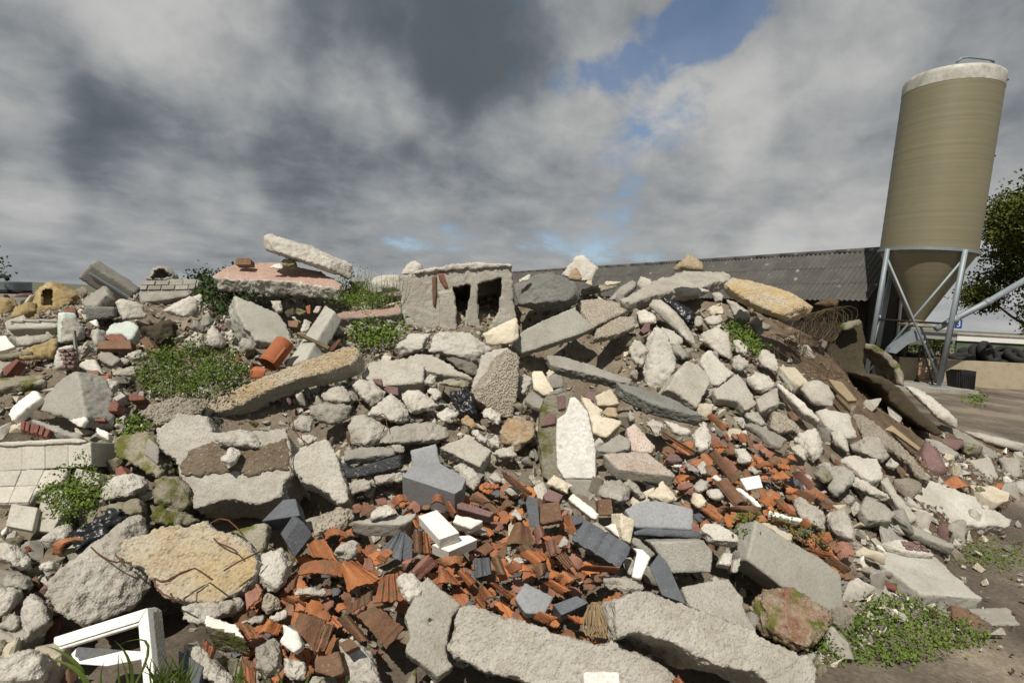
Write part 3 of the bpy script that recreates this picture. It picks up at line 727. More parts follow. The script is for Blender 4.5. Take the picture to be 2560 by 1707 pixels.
    for xx in (x0, x1): tube('wheel', [(xx - .02, yt, .09), (xx + .02, yt, .09)], .09, 'rubber', tr, seg=14)
    V, Fc = boxm((x0 + .02, yt + .1, zt + .02), (x0 + .22, yt + .4, zt + .16)); o = newobj('box', me_from([Vector(v) - tr.location for v in V], Fc), 'pvc', None, tr.location); o.name = 'plastic_box'; lab(o, 'small white box lying on the cage trolley', 'box')
build_yard()

# ---------------------------------------------------------------- far left: tank above the heap
def build_tank():
    y = 26.0; c = at_depth((8, 745), y); r = (at_depth((62, 745), y) - at_depth((-46, 745), y)).length / 2; zt = at_depth((8, 702), y).z; zb = at_depth((8, 742), y).z
    root = empty('metal_tank', Vector((c.x, y, 0)), 'round grey metal tank with a hose on top at the far left', 'tank')
    V = []; Fc = []; S1 = 40; prof = [(r, 0), (r, zb), (r * 1.01, zb), (r * 1.01, zt - .05), (r * .99, zt), (0.01, zt + .1)]
    for a, z in prof:
        for k in range(S1): V.append((a * math.cos(2 * math.pi * k / S1), a * math.sin(2 * math.pi * k / S1), z))
    for q in range(len(prof) - 1):
        for k in range(S1): Fc.append([q * S1 + k, q * S1 + (k + 1) % S1, (q + 1) * S1 + (k + 1) % S1, (q + 1) * S1 + k])
    newobj('shell', me_from(V, Fc), 'steel', root)
    tube('band', [(c.x, y, (zb + zt) / 2 - .28), (c.x, y, (zb + zt) / 2 - .02)], r * 1.02, 'dark', root, seg=40)
    tube('hose', [at_depth(p, y - r) for p in ((-10, 694), (4, 690), (14, 692), (20, 700))], .09, 'dark', root)
    l = at_depth((-60, 737), 22); rr = at_depth((86, 741), 22); V, Fc = boxm((l.x, 22, 0), (rr.x, 24, at_depth((60, 739), 22).z)); cc = Vector(((l.x + rr.x) / 2, 23, 0))
    o = newobj('flat_shed', me_from([Vector(v) - cc for v in V], Fc), 'concg', loc=cc); lab(o, 'flat grey shed roof in front of the tank at far left', 'shed')
build_tank()

# ---------------------------------------------------------------- tree on the right
def leaf_mesh(pos, sz, m, rng=random, bend=True):
    V = []; Fc = []
    for p in pos:
        a = Vector((ru(-1, 1), ru(-1, 1), ru(-.6, 1))).normalized(); b = a.orthogonal().normalized(); b = (Matrix.Rotation(ru(0, 6.28), 3, a) @ b); c = a.cross(b); s = sz * ru(.6, 1.3); k = len(V)
        V += [p, p + b * s * .5 + c * s * .35 + a * s * .1, p + b * s, p + b * s * .5 - c * s * .35 + a * s * .1]
        Fc.append([k, k + 1, k + 2, k + 3])
    me = me_from(V, Fc); me.materials.append(MATS[m]); return me
def tree(name, label, base, h, rx, n_leaf, m, leaf, seed, low=.25):
    random.seed(seed); root = empty(name, base, label, 'tree'); tips = []
    def branch(p, d, L, r, lev):
        pts = [p]; q = p.copy(); dd = d.copy()
        for k in range(5):
            dd = (dd + Vector((ru(-.22, .22), ru(-.22, .22), ru(-.08, .16)))).normalized(); q = q + dd * L / 5; pts.append(q.copy())
        LIMB.append((pts, r, r * .45))
        if lev >= 3: tips.extend(pts[1:]); return
        for k in range(5 if lev else 12):
            t = ru(.3 if lev else .1, 1); o = pts[min(5, int(t * 5))]
            an = ru(0, 6.28); nd = (dd * ru(.2, .6) + Vector((math.cos(an), math.sin(an), ru(-.15, .6)))).normalized()
            branch(o, nd, L * ru(.45, .68) if lev else rx * ru(.55, .95), r * .45, lev + 1)
    LIMB = []
    branch(Vector((0, 0, 0)), Vector((0, 0, 1)), h * .8, h * .022, 0)
    V = []; Fc = []
    for pts, r1, r2 in LIMB[1:]:
        seg = 5; k0 = len(V); ax = None
        for q, p in enumerate(pts):
            t = (pts[min(q + 1, 5)] - pts[max(q - 1, 0)]).normalized(); a = t.orthogonal().normalized(); b = t.cross(a); rr = r1 + (r2 - r1) * q / 5
            for k in range(seg): V.append(p + (a * math.cos(6.283 * k / seg) + b * math.sin(6.283 * k / seg)) * rr)
        for q in range(5):
            for k in range(seg): Fc.append([k0 + q * seg + k, k0 + q * seg + (k + 1) % seg, k0 + (q + 1) * seg + (k + 1) % seg, k0 + (q + 1) * seg + k])
    newobj('limbs', me_from(V, Fc, True), 'wood', root)
    tube('trunk', [base + p for p in LIMB[0][0]], h * .026, 'wood', root, seg=10, r2=h * .008)
    pos = []
    for k in range(n_leaf):
        t = random.choice(tips); q = t + Vector((random.gauss(0, .32), random.gauss(0, .32), random.gauss(0, .28)))
        if q.z > h * low: pos.append(q)
    newobj('crown', leaf_mesh(pos, leaf, m), None, root)['kind'] = 'stuff'
    random.seed(seed + 100)
mat('treeleaf', (.10, .115, .026), (.065, .08, .018), bump=0, rough=.85, spec=.08, dirt=0)
b = at_depth((2625, 850), 27.0); b.z = 0
tree('tree', 'large leafy tree in young green leaf behind the silo at right edge', b, 9.2, 4.3, 85000, 'treeleaf', .16, 11, .06)
bl = at_depth((-70, 700), 30); bl.z = 0
tree('tree', 'dark twiggy tree just cut by the left edge above the tank', bl, 5.2, 1.7, 3000, 'leafd', .16, 12, .2)
# low bushes far behind the silo legs
def hedge(px, y, w, h, label, n, m='treeleaf'):
    b = at_depth(px, y); b.z = 0; root = empty('hedge_bush', b, label, 'bush')
    zc = at_depth(px, y).z
    pos = [Vector((random.gauss(0, w * .4), random.gauss(0, .5), max(.02, h * (1 - abs(random.gauss(0, .45)))))) for _ in range(n)]
    newobj('foliage', leaf_mesh(pos, .16, m), None, root)['kind'] = 'stuff'
    for k in range(6):
        x = ru(-w * .4, w * .4); tube('stem', [b + Vector((x, 0, 0)), b + Vector((x * 1.2, 0, h * .8))], .02, 'stem', root, seg=4)
hedge((2325, 850), 34, 1.3, 1.35, 'small light green bush far behind between the silo legs', 1600, 'leafp')
hedge((2290, 862), 36, 1.2, .9, 'dull green bush low behind the auger trough', 900, 'leafd')
random.seed(21)
# ================================================================ the big pieces of the heap, traced one by one
UPN = (0, -.3, 1); SL = (0, -.55, .85); FC = (0, -1, .35)
# ---- upper left
o = S('concrete_beam', 'slotted concrete beam sticking up against the sky at upper left', 'a 880,628 1040,462 1580,800 1470,930 1090,760', 'concg', (.35, -1, -.4), .2, .35, .1, d=6.4, smooth=True)
S('metal_channel', None, 'a 1020,578 1040,566 1500,850 1480,872', 'steel', (-.25, -1, -.05), .02, 0, .125, d=6.4, parent=o)
R('boulder', 'sandy yellow boulder with a square socket hole at upper left', 'a 385,870 440,740 560,662 680,662 760,735 900,800 975,835 880,950 660,1020 630,1080 480,1070 380,1090 320,1010', 'sandy', .3, 1.3, carve=[('a 485,775 540,745 600,760 615,945 490,930', .22)], d=6.5)
R('boulder', 'brown sandy boulder overhanging a dark gap at far left edge', 'a -60,840 60,845 160,870 235,950 130,1050 20,1110 -60,1110', 'sandy', .3, 1.1, d=6.6)
R('stone', 'flat sandy stone in front of the socket boulder', 'a 180,960 330,900 440,900 440,1000 360,1085 200,1085 120,1090', 'sandy', .25, 1.2)
S('concrete_beam', 'pale grooved concrete lintel lying level at far left', 'a 66,1112 130,1094 655,1086 655,1188 72,1206', 'concs', (0, -.75, .75), .26, .25, .1, smooth=True, carve=[('a 140,1124 646,1118 646,1154 140,1160', .05)])
R('stone', 'grey flat stone directly beneath the grooved lintel', 'a 155,1310 300,1290 640,1275 640,1340 370,1425 200,1415', 'conc', .25)
o = S('wall_fragment', 'pale mint plastered wall shard standing beside the grooved lintel', 'a 652,1020 712,1010 722,1200 690,1382 658,1380', 'mint', (-.6, -1, .1), .12, .4, .1, topm=None, smooth=True)
R('concrete_chunk', 'rough grey lump right of the mint plaster shard', 'a 715,1080 860,1096 970,1200 965,1330 850,1375 695,1385', 'conc', .3, 1.2)
S('concrete_block', 'dark grey angular block lying on its side under the slotted beam', 'a 948,955 1325,955 1335,1075 1010,1130', 'cement', (.55, -1, .05), .35, .35, .12, smooth=True)
S('concrete_slab', 'broken grey slab propped below the slotted beam', 'a 932,892 1200,702 1245,800 1060,958 970,945', 'concg', (-.35, -.6, .7), .14, .8, .14)
S('concrete_slab', 'grey slab corner right of the propped slab at upper left', 'a 1200,704 1250,800 1325,905 1300,950 1180,900 1220,810', 'concg', (.6, -.8, .2), .1, .6, .12)
R('concrete_chunk', 'pale plaster covered lump under the blockwork slab', 'a 1325,895 1380,858 1520,880 1660,930 1700,1090 1420,1115 1385,1065 1480,1020', 'concw', .3)
o = S('wall_fragment', 'weathered blockwork slab under the hollow arched lump', 'a 1590,805 1640,650 1900,640 2230,625 2300,650 2260,760 2140,840 1900,880 1620,912', 'concg', (0, -.9, .45), .4, .8, .1)
masonry(o, 'a 1650,665 2280,645 2250,760 1625,770', (0, -.9, .45), .106, 2, 4, 'concg', .02, .1, name='block')
R('concrete_chunk', 'hollow arched concrete lump on top of the blockwork slab', 'a 1668,640 1760,510 1870,472 1960,518 2075,622 2050,660 1700,655', 'conc', .35, 1.3, d=6.6, carve=[('a 1790,540 1880,518 1985,612 1740,628', .25)])
R('stone', 'long pale rough slab below the blockwork at upper left', 'a 1860,1005 2000,910 2180,828 2260,850 2300,960 2240,1060 2100,1085 1990,1040', 'concw', .25, 1.0, lift=.05)
R('stone', 'greenish brown stone wedged beneath the long pale rough slab', 'a 1780,1045 1860,1010 1920,1080 1880,1100 1790,1080', 'mossy', .3)
S('plaster_shard', 'mint white plaster slab behind the two stacked bricks', 'a 1195,1270 1290,1140 1500,1105 1600,1180 1545,1300 1480,1340 1400,1260', 'mint', (.1, -.7, .8), .1, .6, .06)
S('plaster_shard', 'small white plaster square beside the dark angular block', 'a 1015,1110 1110,1095 1135,1195 1050,1160', 'white', (.2, -.9, .4), .05, .3, .12)
S('plaster_shard', 'white plastered lump left of the two stacked bricks', 'a 1040,1225 1130,1190 1115,1300 1090,1400 1050,1330', 'concw', (-.3, -.9, .5), .14, .7, .06)
S('brick', 'red brick on top of the two stacked bricks at left', 'a 1180,1282 1390,1262 1465,1345 1450,1375 1250,1335', 'brick', (0, -.75, .7), .065, 0, .12)
S('brick', 'brown brick beneath the red one in the left stack', 'a 1130,1350 1340,1335 1500,1345 1515,1440 1120,1440', 'brickb', (0, -.9, .5), .09, 0, .08)
S('brick', 'brown brick tilted on end near the dark root clod', 'a 1600,1345 1680,1288 1835,1480 1770,1515', 'brickb', (-.3, -.8, .6), .1, 0, .09)
R('root_clod', 'dark clod of soil and roots near the tilted brown brick', 'a 1640,1210 1760,1160 1960,1110 2060,1160 2040,1290 1960,1370 1800,1400 1700,1300', 'mossd', .4, 2.2, lift=.06, cat='clod')
S('plaster_shard', 'white board at the far left edge below the lintel', 'a -40,1290 70,1284 105,1345 175,1412 60,1450 -40,1470', 'white', (.1, -.6, .8), .04, 0, .1)
S('brick', 'red brick end under the socket boulder', 'a 740,985 865,960 875,1015 745,1025', 'brick', (0, -.6, .8), .08, 0, .08)
R('clay_lump', 'yellowish clay lump below the grey flat stone', 'a 380,1400 660,1305 680,1470 640,1560 260,1570 200,1500', 'sandy', .2, 1.0, cat='clay')
S('concrete_slab', 'thin mossy layered slab over a dark hollow at left edge', 'g -60,400 200,360 520,340 540,420 260,460 -60,500', 'mossy', (0, -.35, 1), .07, 1, .14)
S('concrete_slab', 'thin mossy slab directly under the white board', 'g -40,115 180,85 390,60 380,100 200,130 -40,150', 'mossy', (0, -.5, .9), .05, 1, .08)
S('brick', 'red brick standing tilted in the clay at left', 'g 15,285 190,165 210,190 60,370', 'brick', (-.3, -.8, .5), .08, 0, .1)
o = R('wall_fragment', 'broken masonry of bricks and mortar below the mint shard', 'g 658,40 850,0 885,285 740,310 605,300 612,235', 'concw', .18, .8, lift=.02)
masonry(o, 'g 680,60 850,40 870,285 690,290', (-.05, -1, .3), .12, 5, 2, 'purple', .012, .3)
S('metal_strip', 'thin grey metal strip standing beside the broken masonry', 'g 830,-160 850,-165 892,295 872,298', 'concg', (0, -1, .3), .03, 0, .2, cat='strip')
S('concrete_slab', 'large triangular smooth grey slab standing at left', 'g 870,303 905,400 980,830 930,965 780,880 680,830 413,762 450,680 600,510 740,370', 'concs', (-.42, -1, .35), .22, .45, .22, smooth=True)
S('plaster_shard', 'white plaster patch at the foot of the triangular slab', 'g 778,878 965,835 975,880 930,965 860,930', 'white', (-.42, -1, .35), .03, .2, .25)
S('plaster_shard', 'long white trim board leaning beside the triangular slab', 'g 85,805 130,720 395,515 462,610 180,835 130,885', 'white', (-.2, -.7, .7), .07, .3, .1, smooth=True)
o = S('wall_fragment', 'slab with a row of soldier bricks below the triangular slab', 'g 345,872 390,858 945,1030 900,1085 560,985', 'concg', (-.1, -.45, 1), .12, .6, .12)
masonry(o, 'g 262,900 600,985 545,1095 250,1035', (-.2, -1, .3), .14, 1, 6, 'brick', .02, .22, stag=False)
o = S('wall_fragment', 'pale tile clad concrete wall piece at left edge', 'g -40,1180 1050,1130 1056,1415 -40,1470', 'terr', (.05, -1, .28), .22, 0, .12)
masonry(o, 'g -8,1186 1050,1138 1052,1408 -8,1464', (.05, -1, .28), .12, 1, 4, 'terr', .004, .012, stag=False, name='tile')
S('coping', None, 'g -40,1130 600,1096 880,1083 1050,1128 520,1165 -40,1180', 'terr', (0, -.35, 1), .03, .2, .16, parent=o)
def tiled(label, quad, rows, cols, n, lift, body):
    o = S('tiled_slab', label, body, 'terr', n, .06, .3, lift, smooth=True, cat='tiled slab'); masonry(o, quad, n, lift, rows, cols, 'terr', .006, .018, stag=False, name='tile'); return o
tiled('tilted sheet of pale floor tiles still joined together', 'l -10,180 520,152 330,535 -130,545', 2, 2, (0, -.65, .8), .12, 'l -60,170 780,140 700,330 560,340 400,430 330,545 -60,545')
S('floor_tile', 'pale floor tile shard below the joined tile sheet', 'l 130,545 435,590 370,860 60,800', 'terr', (.1, -.7, .75), .04, 0, .1)
S('floor_tile', 'pale floor tile shard behind the wispy green weed', 'l 480,450 740,370 830,560 640,790 600,880 420,860 440,640', 'terr', (0, -.8, .65), .04, 0, .05)
S('floor_tile', 'upright pale tile shard right of the joined tile sheet', 'l 800,400 870,140 1150,200 1130,330 1020,335', 'terr', (0, -.9, .4), .05, 0, .05)
S('brick', 'small red brick block right of the triangular slab', 'g 1238,770 1285,648 1368,680 1342,772', 'brick', (-.2, -.8, .6), .08, 0, .1)
S('white_brick', 'pale brick lying above the small red brick block', 'g 1300,618 1400,553 1452,590 1345,652', 'concw', (0, -.5, .85), .07, 0, .12)
S('brick', 'dark red brick at the lower edge of the big green weed', 'g 1478,605 1540,565 1660,600 1665,640 1490,652', 'brick', (0, -.8, .6), .08, 0, .1)
S('brick', 'brown brick behind the top of the triangular slab', 'g 960,352 1010,300 1130,298 1142,384 1020,365', 'brickb', (0, -.6, .8), .08, 0, .1)
S('roof_tile', 'bright orange tile chip behind the triangular slab', 'g 1152,362 1250,358 1258,402 1160,414', 'tile', (0, -.8, .6), .02, 0, .08)
S('concrete_slab', 'grey pentagonal slab above the triangular slab', 'g 1110,130 1150,88 1250,73 1392,172 1290,262 1160,205', 'concg', (.2, -.8, .6), .1, .5, .06, smooth=True)
S('plaster_shard', 'white grey slab between the masonry and the pentagonal slab', 'g 890,242 980,163 1110,190 1192,342 1000,303', 'concw', (.1, -.8, .6), .08, .5, .06)
R('boulder', 'whitish boulder right of the top of the triangular slab', 'g 1058,565 1120,440 1260,388 1400,450 1285,600 1222,695 1100,665', 'concw', .35, 1.2)
R('stone', 'pale rubble ledge above the big green weed', 'g 1280,330 1480,270 1640,262 1700,330 1500,380 1290,380', 'conc', .25, 1.1)
R('concrete_chunk', 'grey rubble lump above the pale ledge at left', 'g 1440,140 1560,70 1700,110 1740,170 1540,205', 'conc', .3, 1.4)
S('white_brick', 'white brick standing against the triangular slab', 'g 1056,690 1130,690 1142,800 1080,855', 'concw', (-.4, -.9, .3), .1, 0, .08)
S('plaster_shard', 'white plaster block at the bottom right of the triangular slab', 'g 1090,945 1255,1010 1235,1088 1110,1030', 'white', (-.1, -.6, .8), .07, .2, .1)
R('stone', 'grey pebbly lump right of the white standing brick', 'g 1140,720 1210,740 1245,830 1160,840', 'conc', .35)
S('brick', 'red brick slice in the rubble at the triangular slab foot', 'g 1085,860 1205,850 1210,890 1090,885', 'brick', (0, -.8, .6), .05, 0, .06)
R('concrete_slab', 'curved rough slab with pale broken edge beside the leaning beam', 'g 1550,805 1780,690 1930,650 2060,606 2300,615 h 400,710 590,735 500,900 360,905 200,885 0,1010 g 1770,975 1620,860', 'agg', .15, .9, lift=.05)
o = S('concrete_slab', 'mossy concrete slab with a grey plaster patch at left', 'g 1298,1165 1340,1080 1450,1040 1700,1000 1780,1100 1835,1390 1840,1490 1800,1545 1600,1420 1330,1300', 'mossy', (-.2, -1, .5), .3, .8, .1)
S('plaster_patch', None, 'g 1700,1075 1825,1180 1815,1395 1658,1270', 'concg', (-.2, -1, .5), .02, .1, .15, parent=o)
S('brick', 'red brick corner below the mossy slab at left', 'g 1322,1440 1390,1398 1462,1490 1330,1525', 'brick', (0, -.9, .5), .08, 0, .08)
R('stone', 'mossy stone between the tile clad wall and the mossy slab', 'g 1065,1145 1180,1100 1305,1095 1300,1140 1170,1190', 'mossy', .3)
# ---- top centre
R('concrete_slab', 'topmost rough concrete slab resting tilted on the pink slab', 'b 818,170 862,108 940,118 1240,220 1400,268 1780,430 1862,480 1872,560 1830,645 1700,595 1400,460 1140,395 860,312 828,260', 'concw', .3, 1.1, d=6.25, back=.5)
S('concrete_slab', 'broad pink topped slab lying flat under the topmost slab', 'b 228,605 380,500 500,455 1000,440 1500,550 1730,690 1700,745 1100,655 600,640', 'concw', (0, -.28, 1), .17, 1.1, .12, topm='pink', d=6.3)
S('brick', 'rounded brown brick on the left of the pink slab', 'b 500,405 530,388 660,392 680,420 680,468 500,472', 'brickb', (0, -1, .3), .1, 0, .1, d=6.25)
S('brick', 'worn brown brick under the raised end of the topmost slab', 'b 1025,432 1060,400 1170,408 1182,460 1110,492 1040,472', 'mossy', (0, -1, .35), .1, 0, .1, d=6.2)
R('stone', 'small white stone on the pink slab', 'b 890,492 950,485 1008,452 1055,490 1045,520 900,512', 'white', .3, .6, d=6.1)
S('concrete_slab', 'large smooth mossy slab sloping above the clay pipe', 'b 480,812 700,900 990,1020 1100,1180 1185,1390 1130,1420 900,1370 740,1342 600,1180 520,1000', 'concs', (.55, -.6, .6), .26, .7, .18, smooth=True)
R('concrete_chunk', 'rough pale lump at the lower left of the smooth mossy slab', 'b 520,1380 580,1300 700,1330 760,1400 700,1450 590,1480', 'conc', .3)
S('concrete_beam', 'straight grey square post lying diagonally right of the clay pipe', 'b 1535,930 1642,1005 h 1765,100 1670,272 1420,372 1640,40', 'concs', (-.5, -.45, .75), .13, .15, .14, smooth=True)
S('wooden_stick', 'dark square wooden stick lying across the grey post', 'b 1208,1262 1240,1246 1590,1408 1570,1442', 'wood', (0, -.6, .8), .03, 0, .24, cat='stick')
S('concrete_beam', 'pink topped concrete beam left of the hollow block', 'b 1650,1042 1720,1010 2100,978 2214,970 c 190,955 205,1030 b 2214,1060 1830,1082 1680,1085', 'concg', (0, -.6, .8), .2, .6, .1, topm='pink')
R('concrete_chunk', 'pale jagged lump below the dead nettle plants', 'b 178,1240 240,1158 330,1240 422,1380 350,1435 150,1405', 'concw', .35)
R('concrete_chunk', 'grey pointed lump left of the smooth mossy slab', 'b 80,1185 120,1050 210,998 262,1130 200,1192', 'concg', .35)
R('concrete_chunk', 'pale lump at the left foot of the dead nettle plants', 'b 0,845 120,800 132,920 100,1065 0,1085', 'concw', .35)
R('stone', 'round pale stone left of the smooth mossy slab edge', 'b 380,1250 460,1208 492,1312 430,1375', 'concw', .4)
R('stone', 'reddish stone above the pale jagged lump', 'b 300,1190 350,1148 412,1190 370,1245', 'purple', .3)
R('boulder', 'grey pebbly lump left of the pale jagged lump', 'b -80,1330 40,1230 140,1260 160,1400 90,1460 -60,1440', 'conc', .35)
R('stone', 'white lump under the front edge of the pink slab', 'b 898,880 1040,888 1052,1010 980,1045 930,962', 'concw', .35)
R('stone', 'black mossy stone under the pink slab', 'b 1052,1012 1190,958 1198,1050 1100,1095', 'mossd', .35)
S('brick', 'dull red brick right of the smooth mossy slab', 'b 1102,1112 1232,1108 1212,1192 1112,1182', 'brickb', (0, -.8, .6), .07, 0, .06)
S('roof_tile', 'upright orange tile chip under the pink slab', 'b 1308,950 1362,928 1362,1032 1330,1036', 'tile', (0, -1, .3), .02, 0, .06)
R('stone', 'olive mossy stone under the pink slab', 'b 1200,962 1322,1010 1290,1065 1200,1042', 'mossy', .3)
R('stone', 'pale chip beside the dull red brick', 'b 1148,1060 1272,1130 1250,1165 1160,1095', 'concw', .3)
R('stone', 'pale stone beside the top of the grey post', 'b 1388,1022 1440,938 1505,950 1460,1036', 'concw', .3)
R('stone', 'pale wedge beside the middle of the grey post', 'b 1240,1225 1300,1095 1385,1130 1330,1240 1270,1262', 'concw', .25)
# clay pipe
def clay_pipe():
    c0 = hit(P('h 1400,230')[0]); y = c0.y - .12
    a, b = at_depth(P('h 1440,75')[0], y + .10), at_depth(P('h 1245,330')[0], y - .06); r = (at_depth(P('h 1320,20')[0], y) - at_depth(P('h 1525,120')[0], y)).length / 2
    root = empty('clay_pipe', (a + b) / 2 - Vector((0, 0, r)), 'orange glazed clay pipe lying below the smooth mossy slab', 'pipe')
    ax = (b - a).normalized(); e1 = ax.orthogonal().normalized(); e2 = ax.cross(e1); L = (b - a).length; S1 = 32
    def lathe(prof, nm):
        V = []; Fc = []
        for rr, t in prof:
            for k in range(S1): V.append(a + ax * t + (e1 * math.cos(6.2832 * k / S1) + e2 * math.sin(6.2832 * k / S1)) * rr - root.location)
        n = len(prof)
        for q in range(n):
            for k in range(S1): Fc.append([q * S1 + k, q * S1 + (k + 1) % S1, ((q + 1) % n) * S1 + (k + 1) % S1, ((q + 1) % n) * S1 + k])
        newobj(nm, me_from(V, Fc, False), 'clay', root)
    lathe([(r, 0), (r, L), (r * .86, L), (r * .86, 0)], 'barrel'); lathe([(r * 1.005, L * .86), (r * 1.05, L * .87), (r * 1.05, L * .93), (r * 1.005, L * .94)], 'collar')
    HLAB.append('orange glazed clay pipe'); HERO.append(P('h 1150,280 1320,20 1500,60 1525,190 1340,395'))
    d = (at_depth(P('h 1480,180')[0], y - .1) - a); d = d - ax * d.dot(ax); d = d.normalized() * r
    tube('rib', [a + ax * L * .3 + d, a + ax * L * .98 + d], .012, 'clay', root)
clay_pipe()
T('roof_tile', 'broken orange clay gutter piece under the clay pipe', 'h 1040,480 1150,350 1290,400 1200,470', (-.2, -.6, .8), 'clay', .08, 4)
S('rusty_strip', 'bent rusty iron strip right of the grey post', 'h 1925,165 2060,30 2090,48 1990,172', 'rust', (0, -.8, .6), .02, 0, .1, cat='strip')
# the hollow block
o = S('hollow_block', 'large hollow concrete block with two dark openings on top of heap', 'c 185,600 450,560 880,520 1200,490 1478,470 1484,630 1500,830 1530,1050 1500,1200 1300,1230 1130,1260 1125,1380 700,1330 222,1330 195,1000', 'conc', (.12, -1, .06), 1.25, 1.15, .25, cat='block', jag=1.3,
      carve=[('c 800,740 1000,700 985,830 910,1180 850,1240 832,1080 822,850', 1.0), ('c 1090,690 1200,668 1350,625 1340,780 1322,1000 1200,1200 1115,1190 1085,1000', 1.0)])
S('cap_layer', None, 'c 180,596 450,528 880,460 1100,430 1478,464 1480,500 1200,500 880,530 450,562', 'concw', (.05, -.45, 1), .12, 1.3, .28, parent=o, up=.03)
S('brick', None, 'c 552,600 608,580 612,800 590,960 562,940', 'brickb', (.12, -1, .06), .05, .2, .30, parent=o, up=.03)
S('brick', None, 'c 622,572 690,570 750,735 700,742 640,650', 'brick', (.12, -1, .06), .05, .2, .30, parent=o, up=.02)
S('pillar', None, 'c 622,778 795,768 825,850 850,1235 640,1235 632,960', 'conc', (.12, -1, .06), .10, .7, .32, parent=o, up=.07)
R('lip', None, 'c 1130,1265 1430,1190 1535,1060 1562,1190 1545,1335 1480,1385 1200,1405', 'cream', .3, .6, lift=.26, parent=o, d=5.4)
R('concrete_chunk', 'pale stone behind the left of the hollow block', 'c 195,575 270,450 350,422 440,460 455,545 300,600', 'concw', .4, .8, d=6.4)
R('concrete_chunk', 'white lump behind the tall grass left of the hollow block', 'b 2040,660 2120,610 c 60,580 190,595 195,780 b 2060,820', 'concw', .4, .8, d=6.5)
R('boulder', 'pale left boulder in front of the hollow block', 'c 118,1422 300,1262 548,1262 535,1350 450,1452 180,1525', 'concw', .4, 1.1, lift=.08)
R('boulder', 'pale right boulder in front of the hollow block', 'c 508,1475 570,1290 650,1238 980,1258 1130,1370 1255,1445 1150,1500 i 1575,330 1250,240 975,185', 'concw', .4, 1.1, lift=.08)
R('boulder', 'dark grey cement boulder right of the hollow block', 'c 1495,950 1490,700 1560,672 1700,620 1800,568 1960,556 2120,640 2214,680 d 50,790 40,890 0,930 c 2100,985 1800,1005', 'cement', .38, 1.1, d=6.0)
R('stone', 'small pale block on the shoulder of the cement boulder', 'c 1550,640 1680,568 1702,610 1660,652 1560,682', 'concw', .3, .6, d=5.8)
R('boulder', 'split pale boulder against the barn roof', 'c 2040,590 2120,470 2200,372 d 80,352 180,430 268,510 240,612 195,690 110,650 0,660', 'concw', .35, 1.0, d=6.6)
R('stone', 'brown stone in front of the split pale boulder', 'c 2110,640 2160,540 2214,500 d 70,598 60,655 0,665', 'rusty', .3, .8, d=6.3)
R('stone', 'little cream cube of stone below the split pale boulder', 'd 105,692 130,648 190,648 192,712', 'cream', .3, .6, d=6.3)
S('concrete_slab', 'long smooth grey slab leaning up right of the hollow block', 'c 1475,1400 1580,1240 1700,1170 2214,945 d 10,1000 150,1120 235,1190 0,1285 c 1590,1495', 'concs', (.15, -.88, .5), .13, .35, .16, smooth=True)
S('paving_slab', 'speckled aggregate slab behind the long smooth grey slab', 'd 0,925 60,872 250,860 430,880 595,938 592,1000 222,1175 140,1118', 'agg', (.1, -.6, .8), .08, .5, .10)
S('paving_slab', 'lower speckled slab under the first speckled slab', 'd 235,1205 500,1060 690,1060 690,1170 490,1265 195,1322', 'agg', (.1, -.55, .85), .08, .5, .08)
S('paving_slab', 'narrow grey plank of concrete behind the speckled slabs', 'd 375,855 500,720 640,640 692,656 692,690 640,742 440,885', 'concg', (-.35, -.5, .8), .08, .3, .08, smooth=True)
R('concrete_chunk', 'mossy topped pale ledge left of the narrow grey plank', 'd 45,750 180,725 300,722 520,655 500,720 330,785 60,840', 'mossy', .2)
S('concrete_slab', 'wide rough mortar slab near the crest below the yellow stone', 'd 500,872 690,780 860,660 1100,590 1250,540 1700,548 1792,590 1782,645 1600,665 1400,770 1100,772 890,822 650,905', 'conc', (.1, -.4, 1), .14, 1.2, .12)
R('concrete_chunk', 'pale tongue of concrete under the wide rough mortar slab', 'd 1068,805 1140,745 1400,735 1545,760 1540,805 1300,800 1120,858', 'concw', .25, .9, lift=.1)
R('stone', 'pointed yellow stone standing against the barn roof', 'd 1118,545 1150,480 1240,400 1290,338 1330,380 1400,400 1462,460 1478,548', 'yellow', .4, 1.0, d=6.5)
R('stone', 'pale cornered stone left of the wide rough mortar slab', 'd 695,695 750,598 885,650 862,745 740,765', 'concw', .35, .8)
R('stone', 'cream stone sitting behind the narrow grey plank', 'd 320,690 350,655 520,665 500,700 340,720', 'cream', .3, .8, d=6.5)
R('boulder', 'big yellow and grey slab on the right shoulder of the heap', 'd 1695,705 1790,608 1980,648 2200,712 v 130,588 250,620 432,745 402,812 290,858 190,852 60,785 d 2100,1010 1970,935 1850,885 1720,805', 'yellow', .3, 1.0, lift=.12, d=5.9)
R('concrete_chunk', 'block beneath the yellow and grey slab', 'd 1720,860 1850,900 1980,1000 2020,1100 1960,1180 1840,1130 1760,960', 'conc', .3)
R('concrete_chunk', 'grey layered lump below the yellow and grey slab', 'd 1995,1140 2090,1060 2150,1120 2160,1270 2090,1330 2060,1230', 'concg', .35, 1.3)
R('concrete_chunk', 'brown round lump under the yellow slab', 'd 1970,970 2050,880 2110,900 2100,960 2010,1050', 'mossy', .35)
R('kerb_stone', 'rounded kerb stone curving down left of the black bag', 'd 828,935 880,868 980,866 1140,1000 1250,1130 1362,1290 1388,1380 1340,1425 1200,1295 1060,1065 870,975', 'conc', .4, .5, lift=.12, cat='kerb stone')
R('plastic_bag', 'crumpled black plastic bag right of the kerb stone', 'd 960,832 1130,888 1230,930 1382,1030 1362,1175 1300,1165 1210,1045 1130,955', 'bag', .3, 2.0, lift=.06)
